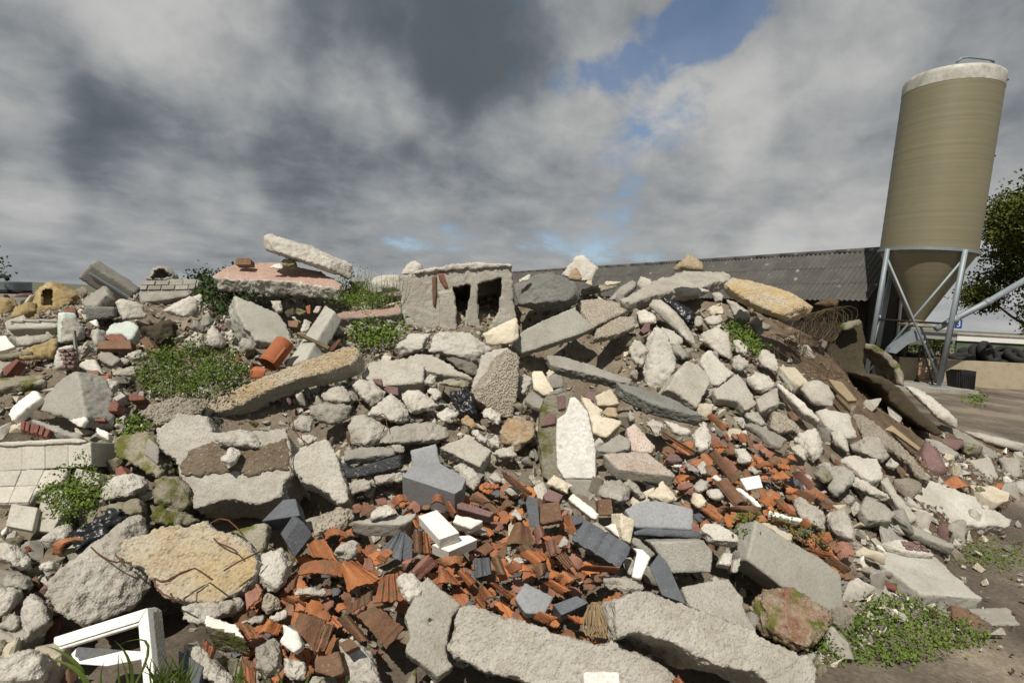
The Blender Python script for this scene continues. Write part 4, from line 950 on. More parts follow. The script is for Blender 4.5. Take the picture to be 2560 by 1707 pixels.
R('concrete_chunk', 'pale lump right of the black bag by the crest', 'd 1360,1180 1380,1050 1450,1060 1470,1140 1420,1190', 'concw', .35)
R('boulder', 'white lump below the dark gap near the right crest', 'd 1460,1100 1560,1050 1690,1040 1700,1130 1600,1180 1500,1170', 'concw', .35, 1.2)
R('concrete_chunk', 'brown stone under the wide mortar slab right end', 'd 1500,1000 1560,940 1700,950 1712,1040 1560,1060', 'cream', .3)
R('concrete_chunk', 'beige lump under the right end of the mortar slab', 'd 1560,800 1650,780 1720,830 1690,900 1610,920', 'conc', .35)
R('concrete_chunk', 'pale broken lump left of the kerb stone', 'd 690,1020 790,970 930,1060 930,1150 850,1130 740,1160', 'concw', .3, 1.1)
S('brick', 'purple brick left of the kerb stone foot', 'd 740,1230 800,1130 860,1130 850,1230 780,1262', 'purple', (0, -.9, .5), .08, 0, .06)
# ---- middle right boulders
R('boulder', 'rough pitted boulder left of the pale split boulders', 'j 1245,175 1320,20 1400,60 1475,150 1440,335 1390,375 1310,315', 'concw', .4, 1.3)
R('boulder', 'tall pale boulder in the middle of the right slope', 'j 1465,10 1560,-110 1680,-60 1760,130 1725,275 1815,370 1700,565 1640,655 1450,585 1408,425 1470,185', 'concw', .3, 1.0)
R('concrete_chunk', 'white topped boulder above the tall pale boulder', 'd 820,1300 1000,1190 1140,1245 1250,1340 1200,1420 1060,1400 900,1380', 'concw', .35, 1.0)
R('concrete_chunk', 'layered grey lump above the diamond slab', 'k 525,25 620,-10 742,110 690,185 560,110', 'concg', .35, 1.4)
R('concrete_chunk', 'pale rough lump between kerb stone and the right crest', 'd 1400,1330 1480,1230 1620,1180 1760,1270 1790,1400 1780,1568 1600,1480 1540,1390', 'concw', .25, 1.1)
R('concrete_chunk', 'pale lump on the edge of the brown soil slope', 'd 1790,1330 1890,1330 2000,1440 1950,1520 1840,1480', 'concw', .35, 1.2)
S('paving_slab', 'beige diamond shaped block leaning in the right middle', 'k 480,520 640,280 730,188 870,240 1005,390 990,465 850,735 600,562', 'conc', (.3, -.75, .6), .2, .5, .12, smooth=True)
S('concrete_slab', 'pale slab behind the beige diamond block', 'k 878,200 930,98 1000,58 1100,180 1285,332 1090,485 1020,475', 'concw', (.1, -.8, .6), .12, .6, .06)
S('concrete_slab', 'pale wedge slab right of the beige diamond block', 'k 1028,532 1312,338 1425,480 1545,682 1400,765 1320,655 1080,632', 'conc', (0, -.7, .7), .12, .5, .08, smooth=True)
R('concrete_chunk', 'pale chunk with a red brick spot in it', 'k 1398,392 1540,328 1680,368 1755,482 1560,585 1470,512', 'concw', .35)
S('concrete_slab', 'stepped beige slab below the red spotted chunk', 'k 1520,622 1775,488 1795,682 1562,772 1540,692', 'conc', (-.1, -.5, .9), .11, .4, .10, smooth=True)
R('concrete_chunk', 'beige lump under the stepped beige slab', 'k 1370,835 1400,775 1540,775 1665,930 1600,965 1470,860', 'conc', .3)
R('concrete_chunk', 'pale rubble lump above the red spotted chunk', 'k 1220,170 1320,110 1420,200 1440,270 1340,330 1240,260', 'concw', .35, 1.4)
R('concrete_chunk', 'rough grey lump at the top of the brown soil slope', 'k 1530,170 1600,50 1740,130 1790,250 1770,350 1680,310 1560,250', 'concw', .3, 1.2)
S('board', 'long white chalky board sloping down the right flank', 'e 278,552 312,528 600,760 785,950 760,985 690,920 600,890', 'concw', (-.3, -.5, .85), .1, .4, .14, cat='board')
S('concrete_block', 'cream box shaped block at the edge of the brown soil', 'e 320,340 500,348 665,535 560,565 430,480', 'cream', (.2, -.5, .9), .16, .3, .12, smooth=True)
S('concrete_slab', 'dark narrow slab left of the cream box shaped block', 'e 298,432 345,408 485,600 450,640', 'concg', (-.4, -.6, .6), .08, .4, .10)
R('boulder', 'smooth beige lump with a dark hole beside it on right flank', 'e 508,605 580,540 760,498 880,568 955,690 930,825 700,802 690,740 620,732', 'conc', .3, .6, lift=.06)
S('concrete_slab', 'pale slab below the smooth beige lump', 'e 738,862 830,828 1125,888 1222,1155 1110,1172 890,1065', 'concw', (0, -.6, .8), .12, .6, .06, smooth=True)
R('concrete_chunk', 'pale lump below the pale slab on the right flank', 'e 888,1105 1010,1078 1090,1190 1132,1290 1122,1365 940,1255', 'concw', .35)
S('paving_slab', 'long speckled slab running down the right flank', 'f 215,150 330,148 520,270 760,470 935,640 1140,922 1000,905 890,722 700,582 350,412', 'agg', (-.25, -.45, .9), .12, .7, .10)
R('boulder', 'grey pitted boulder beside the long speckled slab', 'f 215,505 360,428 540,438 612,560 662,650 590,735 420,655 230,605', 'conc', .35, 1.2, lift=.06)
R('stone', 'little grey stone at the foot of the pitted boulder', 'f 598,765 670,655 785,740 720,825', 'concw', .4)
S('board', 'thin cream strip lying on the brown soil', 'f 605,335 690,288 1025,550 990,575 700,362', 'woodl', (-.3, -.4, .9), .03, 0, .12, cat='board')
R('boulder', 'dark brown rounded boulder at the right foot of the soil', 'f 978,622 1080,448 1230,600 1262,722 1335,820 1262,892 1120,852 1000,685', 'purple', .35, .6, lift=.05)
S('concrete_slab', 'grey slab with red edge behind the brown rounded boulder', 'f 1065,430 1210,448 1485,610 1380,665 1240,602', 'concg', (.1, -.4, .9), .07, .5, .12)
S('wall_fragment', 'stack of pinkish brick strips at the right foot', 'f 1215,430 1500,448 1610,530 1440,555 1260,482', 'purple', (0, -.35, 1), .06, .4, .12)
S('concrete_slab', 'curved broken pipe wall lying along the right foot', 'f 1235,262 1400,308 1560,388 1900,580 1930,655 1860,665 1600,502 1350,432', 'concg', (.1, -.5, .9), .07, .7, .16)
R('concrete_slab', 'curved pale pipe shard running off the right edge', 'f 1490,352 1700,378 1990,438 2250,505 2250,635 2000,535 1800,512 1600,420', 'concw', .3, .8, lift=.05)
S('concrete_slab', 'beige slab standing at the right edge of the heap', 'f 1588,692 1830,638 1945,902 1760,955', 'conc', (.1, -.8, .6), .12, .5, .06, smooth=True)
R('wall_fragment', 'block with brick stain at the far right edge', 'f 1908,652 2160,668 2210,900 2100,915 1950,892', 'conc', .35, .7)
S('concrete_block', 'grey squarish stone on the ground at the far right', 'f 1908,1062 1980,958 2135,938 2195,1170 2060,1212 1960,1214', 'concg', (0, -.9, .4), .2, .5, .06, smooth=True)
S('concrete_block', 'small beige block left of the grey squarish stone', 'f 1675,1108 1912,1130 1892,1225 1700,1172', 'cream', (0, -.8, .6), .1, .2, .06)
T('roof_tile', 'orange ridge tile beside the big pale slab at right', 'f 1280,945 1440,868 1600,1005 1390,1030', (.1, -.7, .7), 'tile', .1, 4)
T('roof_tile', 'dark orange tile leaning at the grey squarish stone', 'f 1800,1080 1900,950 1990,950 1870,1090', (0, -.7, .7), 'tile', .08, 4)
S('concrete_slab', 'big pale slab lying at the right foot of the heap', 'f 870,890 1180,935 1400,1010 1660,1100 1760,1250 1880,1245 2055,1370 2075,1460 1700,1445 1400,1402 1290,1452 1060,1335 940,1080', 'concw', (.08, -.55, .9), .28, 1.0, .14)
S('board', 'grey board lying below the big pale slab at right', 'f 730,1362 790,1358 u 1200,90 1500,240 1470,272 1050,112', 'concg', (-.1, -.4, .9), .07, .2, .10, cat='board')
S('concrete_beam', 'long narrow beige beam left of the big pale slab', 'f 550,930 640,858 770,1080 1005,1350 910,1412 740,1192', 'conc', (-.2, -.6, .8), .1, .5, .1)
S('concrete_slab', 'flat pale slab above the narrow beige beam', 'f 88,702 200,628 530,668 592,800 592,892 480,935 370,892 220,752', 'concw', (0, -.5, .85), .1, .8, .08)
R('concrete_chunk', 'white crumbly lump below the flat pale slab at right', 'f 188,962 260,868 480,980 675,1110 620,1185 420,1095', 'concw', .3, 1.0)
R('concrete_chunk', 'grey sharp cornered lump left of the white crumbly lump', 'f -30,770 150,748 275,862 180,985 60,985', 'concg', .35, .8)
S('wall_fragment', 'mortar slab with red brick remains on the right slope', 'f 325,1255 400,1080 520,1140 745,1300 700,1385 430,1385', 'conc', (0, -.6, .8), .1, .7, .08)
R('boulder', 'pale boulder above the grey slab in the right foreground', 'p 1848,775 1960,718 2085,700 2155,860 2215,965 2195,1095 2040,1065 1900,955', 'concw', .35, .9, lift=.05)
R('concrete_chunk', 'grey slanting lump left of the pale right foreground boulder', 'p 1480,590 1560,550 1640,620 1850,740 1870,950 1800,960 1700,860 1530,780', 'conc', .3, .8)
R('concrete_chunk', 'dull lump with broken corner in the right middle', 'p 1700,290 1830,190 1900,270 1960,340 1880,410 1790,390', 'mossy', .35, .8)
R('concrete_chunk', 'grey faced lump beside the dull lump in the right middle', 'p 1900,270 2050,190 2214,280 2200,380 2080,500 1960,560 1900,470 1880,410', 'concg', .3, 1.0)
R('concrete_chunk', 'rough white lump in the right middle tile strewn slope', 'k 1255,1200 1400,1200 1470,1300 1450,1390 1310,1380', 'concw', .35, 1.2)
S('concrete_slab', 'grey flat shard over the tile strewn right slope', 'k 1395,925 1480,895 1895,1090 1810,1190 1690,1140 1560,1000', 'concg', (.1, -.5, .9), .05, .5, .09, smooth=True)
S('paving_slab', 'speckled round edged slab right of the grey flat shard', 'k 1710,770 1800,770 1960,870 2065,990 2040,1060 1990,980 1780,1020 1690,960', 'agg', (0, -.7, .7), .1, .6, .06)
R('concrete_chunk', 'rubble lump with a purple brick face in the right middle', 'k 1940,1100 2040,1000 2214,960 2290,1110 2300,1260 2180,1370 2110,1330 2130,1150', 'concw', .3, 1.2)
R('concrete_chunk', 'pale long lump below the purple faced rubble lump', 'p 1440,-20 1560,-60 1660,40 1640,170 1560,120', 'concw', .3, 1.0)
# ---- ground slabs at right front
S('concrete_slab', 'smooth pale slab lying flat on the ground at lower right', 'u 705,258 1000,300 1290,330 1480,510 1765,752 1160,702 720,372', 'concs', (.02, -.2, 1), .12, .3, .10, smooth=True)
S('concrete_slab', 'dark flat slab sunk in the mud at lower right', 'u 1600,842 1990,830 2130,992 1860,1005', 'concg', (0, -.1, 1), .08, .4, .03, smooth=True)
R('stone', 'grey stone among the weeds at lower right', 'u 1285,832 1380,798 1475,960 1380,975', 'concg', .3, .6)
S('concrete_slab', 'rust brown slab among the weeds at lower right', 'u 1450,808 1540,818 1740,920 1805,1045 1500,985', 'brickb', (.1, -.55, .8), .06, .4, .06)
o = S('wall_fragment', 'flat piece of brick paving above the smooth pale slab', 'u 760,215 950,180 1150,200 1290,322 1180,318 1000,298', 'concw', (0, -.35, 1), .06, .6, .08)
masonry(o, 'u 960,200 1130,205 1260,315 1020,290', (0, -.35, 1), .085, 3, 3, 'purple', .01, .25)
o = S('paving_slab', 'large smooth grey slab leaning in the right foreground', 'p 1060,828 960,1290 t 1930,430 u 440,965 400,520 200,360 p 1450,1062', 'concs', (.3, -.9, .5), .17, .18, .14, smooth=True, jag=.3)
S('plaster_shard', 'cream plaster strip on the upper edge of the large grey slab', 'p 1130,850 1200,845 1490,990 1470,1070 1350,1020', 'cream', (.2, -.6, .8), .04, .4, .14)
S('paving_slab', 'beige block with a dark underside in the right foreground', 'o 1680,1080 2214,1060 p 460,1060 562,1200 552,1432 100,1450', 'concg', (0, -.95, .32), .2, .2, .12, smooth=True, jag=.3)
S('slate_block', 'blue grey angled stone strip standing before the beige block', 't 515,205 620,62 705,160 905,605 840,572 650,505', 'slate', (-.35, -.7, .6), .08, 0, .18)
S('paving_slab', 'pale blue grey stone slab in the right foreground', 'o 1395,705 1560,618 1750,598 2170,688 p 342,690 332,940 o 1520,915', 'slatel', (0, -.75, .65), .06, .12, .14, smooth=True, jag=.3)
S('slate_block', 'dark blue ledge under the pale blue grey slab', 'o 1505,960 1640,915 2214,950 p 430,975 418,1038 o 1500,1000', 'slate', (0, -.9, .45), .12, .1, .12, smooth=True)
o = T('slate_tile', 'dark ribbed slate tile lying in the tile field', 'o 925,825 1470,1140 1330,1390 785,1060', (0, -.7, .7), 'slate', .12, 3, .02, cat='slate tile')
S('slate_tile', 'blue slate end left of the ribbed slate tile', 'o 745,770 900,775 925,850 780,900', 'slate', (0, -.7, .7), .03, 0, .1, cat='slate tile')
S('plaster_shard', 'white plank shard at the foot of the white wall panel', 'o 728,582 795,515 990,660 1095,750 1062,815 990,795', 'plaster', (-.2, -.7, .7), .06, .3, .16)
S('white_brick', 'cream brick standing on end right of the ribbed slate', 'o 1350,742 1525,832 1465,1105 1380,1065 1345,900', 'cream', (.35, -.9, .4), .1, .2, .16)
S('plaster_shard', 'white triangular shard behind the ribbed slate', 'o 1168,895 1285,858 1375,1000 1340,1035', 'white', (0, -.8, .6), .05, .3, .1)
S('plaster_shard', 'cream plate standing right of the ribbed slate', 'o 1478,1142 1600,1168 1695,1252 1582,1512 1470,1485 1532,1190', 'white', (-.2, -.8, .6), .05, .1, .14, smooth=True)
S('concrete_slab', 'grey rough strip between the slabs in right foreground', 'o 1490,1020 1560,1040 1770,1210 1700,1250 1480,1100', 'concg', (0, -.7, .7), .06, .5, .08)
S('paving_slab', 'pink pebbled paving slab tilted right of the white panel', 'o 1130,58 1480,38 1650,40 1985,300 1970,322 1330,250', 'conc', (0, -.45, .95), .09, .15, .14, topm='aggp', smooth=True, jag=.4)
# ---- white wall panel
o = S('standing_panel', 'tall standing wall panel with peeling white plaster in centre', 'j 290,700 420,670 590,645 690,750 800,890 835,1100 880,1400 o 1082,400 1088,745 900,625 780,510 450,330 j 230,1400 220,1050', 'mossy', (0, -1, .32), .14, .6, .2, cat='wall panel')
S('plaster_coat', 'peeling white plaster', 'j 575,705 640,700 700,765 790,875 830,1100 872,1250 878,1500 o 1062,355 690,352 615,240 j 430,1500 414,1280 424,960 530,890', 'plaster', (0, -1, .32), .03, .12, .225, parent=o)
S('render_coat', 'grey bare render', 'o 690,358 1060,360 1075,735 900,615 780,510 720,430', 'concg', (0, -1, .32), .03, .2, .218, parent=o)
S('brick', None, 'j 300,900 410,900 410,1010 240,1040', 'purple', (0, -1, .32), .02, 0, .215, parent=o)
S('brick', None, 'j 430,690 520,680 520,830 440,850', 'purple', (0, -1, .32), .02, 0, .215, parent=o)
# ---- beams in the middle right
S('concrete_beam', 'thin grey concrete beam below the long smooth slab', 'j 298,215 430,212 800,320 1300,490 1280,555 1080,512 350,335', 'concg', (0, -.6, .8), .1, .7, .16)
S('concrete_beam', 'flat grey aggregate beam right of the white panel', 'j 1100,522 1430,600 1750,710 2145,925 1900,885 1500,765 1180,605', 'cement', (.1, -.5, .9), .11, .5, .18, smooth=True)
S('concrete_block', 'cream block between the white panel and the aggregate beam', 'j 868,682 1062,600 1155,780 1000,805 890,795', 'cream', (0, -.8, .6), .12, .4, .1)
S('concrete_slab', 'cream slab right of the white panel', 'j 700,700 760,690 870,780 960,850 930,910 1170,970 1182,992 1000,1165 840,1102 800,900', 'cream', (0, -.6, .8), .1, .5, .1, smooth=True)
S('concrete_slab', 'dull green grey slab below the cream slab', 'j 880,1282 1140,1130 1285,1190 1272,1292 1090,1342 900,1325', 'concg', (0, -.5, .9), .08, .5, .12)
S('concrete_slab', 'cream narrow slab above the white panel', 'j 128,400 262,398 405,650 270,685 150,602', 'cream', (-.1, -.8, .6), .08, .3, .06, smooth=True)
S('concrete_block', 'grey cube with pale top above the white panel', 'j 300,495 400,420 495,460 512,592 380,602', 'concg', (.2, -.9, .5), .12, .3, .06)
S('paving_slab', 'pebbled slab above the pink pebbled paving slab', 'j 1220,1062 1330,1000 1568,1272 1512,1342 1300,1322', 'aggp', (0, -.7, .7), .08, .3, .08)
R('stone', 'brown rounded stone right of the cream slab', 'j 930,905 1010,810 1110,820 1145,950 1060,960', 'rusty', .35, .5)
S('stone', 'grey purple cobble above the cream slab', 'j 735,690 790,620 890,650 870,760 800,750', 'purple', (0, -.8, .6), .1, .4, .05)
R('stone', 'small speckled lump below the aggregate beam', 'j 1218,885 1270,848 1335,950 1270,995', 'conc', .4, 1.0)
R('concrete_chunk', 'pale ragged lump under the aggregate beam', 'j 1430,975 1530,945 1680,1040 1610,1175 1540,1155', 'concw', .3, 1.3)
R('concrete_chunk', 'pale ridge lump under the right of the aggregate beam', 'j 1668,972 1820,1010 1970,1090 1965,1135 1860,1155 1760,1140', 'concw', .3, 1.0)
R('concrete_chunk', 'pale upright lump at the end of the aggregate beam', 'k 778,1045 920,895 975,960 1015,1165 960,1230 860,1272 820,1180', 'concw', .35, .9)
R('concrete_chunk', 'pale wedge right of the cream narrow slab', 'j 330,385 400,420 300,500', 'cream', .3)
R('stone', 'grey lump left of the cream narrow slab', 'j -60,450 60,430 150,500 130,600 40,690 -40,660', 'conc', .35, 1.2)
S('concrete_slab', 'grey flat slab below the cream narrow slab', 'j 50,730 140,610 310,750 290,850 150,800', 'concg', (0, -.5, .9), .05, .4, .06)
# ---- left middle and left foreground
R('boulder', 'white and moss streaked boulder right of the wispy weed', 'l 1148,455 1180,360 1330,248 1500,206 1645,240 1725,330 1690,405 1480,495 1300,512 1190,535', 'concw', .35, 1.1, topm=None)
S('concrete_slab', 'mossy cream slab behind the long black plastic sheet', 'l 988,665 1060,600 1400,500 1605,478 1645,645 1490,668 1330,645 1080,792 1000,792', 'mossy', (0, -.7, .7), .09, .5, .06)
R('plastic_bag', 'torn black plastic sheet left of the big beige boulder', 'l 878,852 1080,800 1120,720 1350,608 1420,598 1492,682 1380,802 1250,860 1260,935 1080,1062 870,1145 838,1085 960,965', 'bag', .2, 2.2, lift=.03)
T('roof_tile', 'orange tile strip beside the torn black sheet', 'l 588,1125 870,928 960,958 690,1120', (-.2, -.7, .7), 'tile', .1, 4)
S('stone', 'mossy tile shard below the orange tile strip', 'l 678,1145 730,1070 852,1048 822,1092', 'mossy', (0, -.6, .8), .02, 0, .1)
R('concrete_chunk', 'log shaped pale stone below the wispy weed', 'l 453,965 680,800 800,778 862,870 762,972 530,1075', 'concw', .4, .8)
R('boulder', 'speckled pale boulder at the left edge above the frame', 'l -60,990 60,975 200,1000 392,1200 382,1292 320,1342 0,1245 -60,1200', 'concw', .3)
R('concrete_chunk', 'small pale lump between the left edge boulder and big boulder', 'l 418,1275 540,1198 692,1240 642,1315 450,1318', 'concw', .35)
R('concrete_chunk', 'oval rough lump at the left edge', 'q 30,425 90,312 200,310 380,350 402,425 330,495 60,490', 'conc', .35, 1.1)
R('boulder', 'upright rounded pale boulder left of the white frame', 'q 228,690 330,518 470,560 622,720 632,870 480,1062 280,1112 232,850', 'concw', .4, .9)
R('boulder', 'pale lump at the left edge behind the upright rounded boulder', 'q -50,500 180,468 262,560 200,690 40,812 -50,810', 'concw', .3)
R('boulder', 'large speckled boulder in the bottom left corner', 'q -60,1340 180,1240 330,1178 560,1240 602,1330 580,1480 520,1600 -60,1620', 'concw', .35, 1.0, lift=.05)
R('concrete_chunk', 'pale lump with red brick grain at the left edge', 'q -30,905 180,715 232,880 205,965 60,968', 'conc', .3)
R('stone', 'dark mossy lump in the gap by the bottom left boulder', 'q -40,1080 60,1070 100,1150 60,1230 -40,1240', 'mossy', .3)
R('boulder', 'huge beige boulder leaning beside the yellow one', 'q 512,490 560,380 700,240 890,138 l 1080,1060 1300,880 1500,680 1680,688 1705,885 1500,1000 q 1400,150 1600,230 1755,400 1742,465 1480,565 1535,725 980,918 880,852 650,745 548,605', 'conc', .18, .9, lift=.12, tilt=.3)
o = S('boulder', 'huge yellowish boulder with bent rusty wires in left foreground', 'l 1338,1130 1380,980 1680,890 1830,800 2100,795 m 0,905 330,888 520,858 640,960 850,1000 1010,1100 1062,1200 1132,1320 1080,1500 r 722,340 600,470 430,545 300,600 0,560 q 2214,640 1860,560 1790,405 1600,222 1400,145', 'concw', (.05, -.8, .65), .42, 1.1, .2, topm='yellow')
R('concrete_chunk', 'layered ledge under the yellowish boulder', 'r -30,620 270,602 600,558 628,640 480,705 215,705 170,835 -30,770', 'conc', .3, 1.1, lift=.05)
o = S('concrete_slab', 'broad dirt covered slab left of the centre', 'g 1780,982 2060,800 h 380,902 540,920 600,1100 1100,1100 1440,1058 1482,1200 1512,1430 m 1525,290 1418,425 1412,555 1100,645 700,605 400,705 358,645 350,480 212,280 g 2060,1400 1840,1200', 'conc', (0, -.78, .62), .34, 1.0, .16)
S('soil_patch', 'brown soil on the slab', 'm 215,190 330,20 h 600,1190 700,1240 1100,1290 1440,1180 m 1480,60 1490,250 1180,270 700,290 450,310 235,300', 'dirtm', (0, -.78, .62), .03, .9, .17, parent=o, up=.012, jag=3)
R('concrete_chunk', 'pale arched stone lying on the dirt covered slab', 'h 628,1185 900,1056 1120,1120 1205,1220 1182,1305 960,1245 780,1205 680,1245', 'concw', .35, .9, lift=.34)
R('stone', 'egg shaped pale stone on the dirt covered slab', 'h 676,1405 830,1268 962,1330 872,1482 790,1545 690,1445', 'concw', .4, .8, lift=.28)
R('wall_fragment', 'mossy plaster and mortar lump left of the dirt covered slab', 'm -80,360 40,320 230,330 350,480 360,640 340,720 150,780 -60,640', 'mossy', .25, 1.0)
R('concrete_chunk', 'dark rubble lump beneath the mossy plaster lump', 'm -130,640 60,650 180,780 380,790 470,830 330,890 0,890 -130,830', 'mossy', .2, 1.2)
S('concrete_slab', 'long pebbly slab leaning like a ramp above the dirt slab', 'h 500,830 600,720 1250,440 1900,190 2180,118 i 0,108 150,128 195,205 h 2200,330 1650,480 1250,620 850,822 520,895', 'conc', (-.05, -.8, .6), .19, 1.0, .24, topm='aggy')
R('concrete_chunk', 'pale lump under the right end of the leaning pebbly slab', 'h 1838,682 1990,588 2110,588 2205,682 2195,765 2050,795 1870,745', 'conc', .35)
R('concrete_chunk', 'long flat stone below the leaning pebbly slab', 'h 1718,902 1740,798 1900,768 2220,800 2170,962 2000,1025 1780,975', 'conc', .35, .9)
R('concrete_chunk', 'dark grey lump in the shade of the leaning pebbly slab', 'h 1488,1032 1600,908 1760,928 1795,1052 1720,1125 1560,1095', 'conc', .35)
R('stone', 'dull stone at the right end of the dirt covered slab', 'h 1580,1200 1640,1130 1760,1140 1840,1180 1740,1240 1640,1270', 'concw', .3)
S('boulder', 'speckled oval slab right of the dirt covered slab', 'h 1490,1440 1620,1282 1900,1168 2020,1310 2075,1500 m 2175,602 2060,648 1780,425 1620,385 1500,225', 'conc', (.05, -.8, .6), .2, .8, .16)
S('concrete_slab', 'flat pitted slab right of the leaning pebbly slab', 'i 195,455 300,300 700,258 925,338 905,532 460,580 240,495', 'conc', (0, -.75, .65), .16, .7, .1)
S('concrete_slab', 'dark pitted slab end above the flat pitted slab', 'i 700,258 820,203 1010,203 1130,260 1300,380 1495,485 1250,445 922,392', 'conc', (0, -.55, .85), .12, .8, .14)
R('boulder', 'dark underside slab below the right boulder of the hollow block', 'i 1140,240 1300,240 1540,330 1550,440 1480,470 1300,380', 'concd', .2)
R('boulder', 'rounded rough boulder right of the leaning slab end', 'i 88,562 180,503 330,518 495,652 462,722 330,815 200,735', 'concw', .4, 1.0)
R('boulder', 'bread shaped pale boulder in the centre', 'i 648,692 720,618 850,606 950,700 1095,800 1042,865 780,915 740,872', 'concw', .4, .8)
R('boulder', 'pitted pale boulder left of the bread shaped one', 'i 268,902 330,828 530,655 700,770 745,870 742,985 620,1005 350,965', 'concw', .35, 1.1)
R('boulder', 'large brown grey boulder below the pitted pale one', 'i 45,1062 100,918 200,882 320,950 400,1020 545,1090 400,1245 260,1296 80,1235', 'conc', .35, .9)
R('boulder', 'long flat boulder with a shaded front in the centre', 'i 390,1245 545,1090 530,1040 760,1010 1000,985 1205,1060 1225,1185 1050,1235 820,1245 500,1215', 'conc', .35, .9, lift=.04)
R('concrete_chunk', 'pale lump left of the black rag', 'i 1058,902 1180,818 1340,878 1245,995 1130,985', 'concw', .35)
R('stone', 'rusty brown stone below the black rag', 'i 1328,962 1420,912 1545,1030 1470,1065 1350,1035', 'rusty', .3)
R('concrete_chunk', 'white stone above the pale lump near the black rag', 'i 948,642 1000,572 1115,640 1135,705 1050,765', 'concw', .35)
R('clay_lump', 'brown dirt lump left of the upright pebbly block', 'i 1088,545 1200,488 1445,520 1445,595 1300,600', 'mossy', .25, cat='clay')
R('concrete_chunk', 'small white rubble beside the flat pitted slab', 'i 925,490 990,425 1055,460 1055,575 940,565', 'concw', .4, 1.2)
S('brick', 'purple brick below the flat pitted slab', 'i 455,605 500,570 625,590 625,685 520,665', 'purple', (0, -.9, .5), .08, 0, .06)
S('brick', 'dark purple brick chip on the edge of the flat pitted slab', 'i 325,488 430,490 442,575 370,545', 'purple', (0, -.9, .5), .05, 0, .15)
S('boulder', 'upright block with exposed pebbles right of the black rag', 'i 1500,740 1600,560 1800,330 1900,140 2030,220 2012,600 1992,760 1940,945 1820,935', 'agg', (.4, -.95, .3), .3, .8, .2)
R('concrete_chunk', 'pale side of the upright pebbly block', 'i 1468,600 1560,330 1585,228 1710,158 1900,138 1880,230 1650,500 1500,720', 'concw', .15, .8, lift=.14)
R('concrete_chunk', 'white crumbly lump at the foot of the upright block', 'i 1555,875 1700,818 1835,930 1795,1035 1650,955', 'concw', .35, 1.2)
R('boulder', 'rust stained pale boulder below the upright block', 'i 1788,1095 1870,958 2000,938 2205,1000 2215,1165 2050,1295 1990,1345 1810,1235', 'rusty', .35, 1.0, topm=None)
R('stone', 'white stone left of the rust stained boulder', 'i 1658,1190 1720,1160 1805,1222 1790,1296 1680,1245', 'concw', .35)
R('stone', 'pale wedge left of the white stone in the centre', 'i 1470,1090 1540,1080 1650,1200 1640,1255 1540,1200', 'concw', .3)
R('stone', 'white lump at the foot of the rust stained boulder', 'i 1710,1345 1830,1285 1960,1270 2005,1395 1900,1420 1760,1400', 'concw', .35, 1.2)
R('plastic_bag', 'black rag of plastic left of the upright pebbly block', 'i 1198,622 1380,598 1485,690 1545,830 1525,955 1340,885 1250,765', 'bag', .25, 2.0, lift=.08)
S('concrete_slab', 'dark weathered slab above the tarred block', 'i -10,1312 200,1262 590,1280 582,1362 280,1392 0,1425', 'concg', (0, -.6, .8), .07, .6, .14)
R('concrete_chunk', 'grey stone on the end of the dark weathered slab', 'i 498,1252 640,1215 705,1300 692,1345 590,1352', 'conc', .35)
S('slate_block', 'smooth grey slab standing behind the grey stone block', 'i 758,1312 1062,1238 1112,1472 1105,1530 795,1530', 'slatel', (0, -.85, .55), .06, .2, .1, smooth=True, jag=.3)
S('concrete_slab', 'beige slab right of the grey stone block', 'i 1088,1285 1430,1138 1705,1312 1570,1505 1395,1425', 'conc', (0, -.65, .8), .12, .5, .1, smooth=True)
S('slate_block', 'big smooth grey stone block in the centre foreground', 'n 760,322 880,200 1180,158 1500,350 1455,470 1370,522', 'slatel', (.02, -.42, .95), .19, 0, .2)
S('tarred_block', 'black tar coated block left of the grey stone block', 'n 28,172 112,160 150,240 610,110 745,78 742,222 620,262 100,362', 'tar', (0, -1, .35), .1, .15, .12, smooth=True, cat='block')
R('concrete_chunk', 'gravelly block below the tarred block', 'n 430,312 620,280 805,258 785,372 450,425', 'conc', .25, .9)
R('concrete_chunk', 'small gravelly lump below the tarred block', 'n 165,410 260,365 440,360 450,430 330,500 190,520', 'conc', .25, 1.1)
S('concrete_slab', 'thin grey slab with green front edge in the tile field', 'n 155,845 400,800 935,742 872,822 742,882 300,870', 'concs', (0, -.38, .95), .085, .2, .16, smooth=True, jag=.4)
R('concrete_chunk', 'log shaped stone lying on the thin grey slab', 'n 385,805 470,690 650,636 725,740 700,770 560,795 430,830', 'concw', .35, .9, lift=.22)
S('white_brick', 'white brick on top of another in the tile field', 'n 948,782 1162,708 1422,970 1190,1052', 'white', (-.03, -.45, .95), .065, 0, .24)
S('white_brick', 'white brick underneath the top white brick', 'n 1105,1110 1420,1010 1540,1000 1632,1050 1300,1192', 'white', (.03, -.45, .95), .07, 0, .15)
S('white_brick', 'broken white brick right of the stacked white bricks', 'n 1340,848 1382,758 1712,832 1562,922', 'white', (0, -.55, .85), .07, .2, .15)
R('concrete_chunk', 'grey broken lump under the broken white brick', 'n 1370,920 1600,880 1720,910 1780,1020 1600,1000', 'conc', .25)
T('slate_tile', 'blue ribbed slate shard below the thin grey slab', 'n 690,985 810,968 745,1300 505,1195', (-.1, -.8, .6), 'slate', .12, 3, .02, cat='slate tile')
S('slate_block', 'dark slate end beside the blue ribbed shard', 'n 800,975 880,1050 884,1262 742,1302', 'slate', (.3, -.9, .4), .05, 0, .12)
T('slate_tile', 'dark green slate shard in the middle of the tile field', 'n 1590,1280 1772,1258 1805,1452 1600,1500', (0, -.8, .6), 'slate', .10, 3, .018, cat='slate tile')
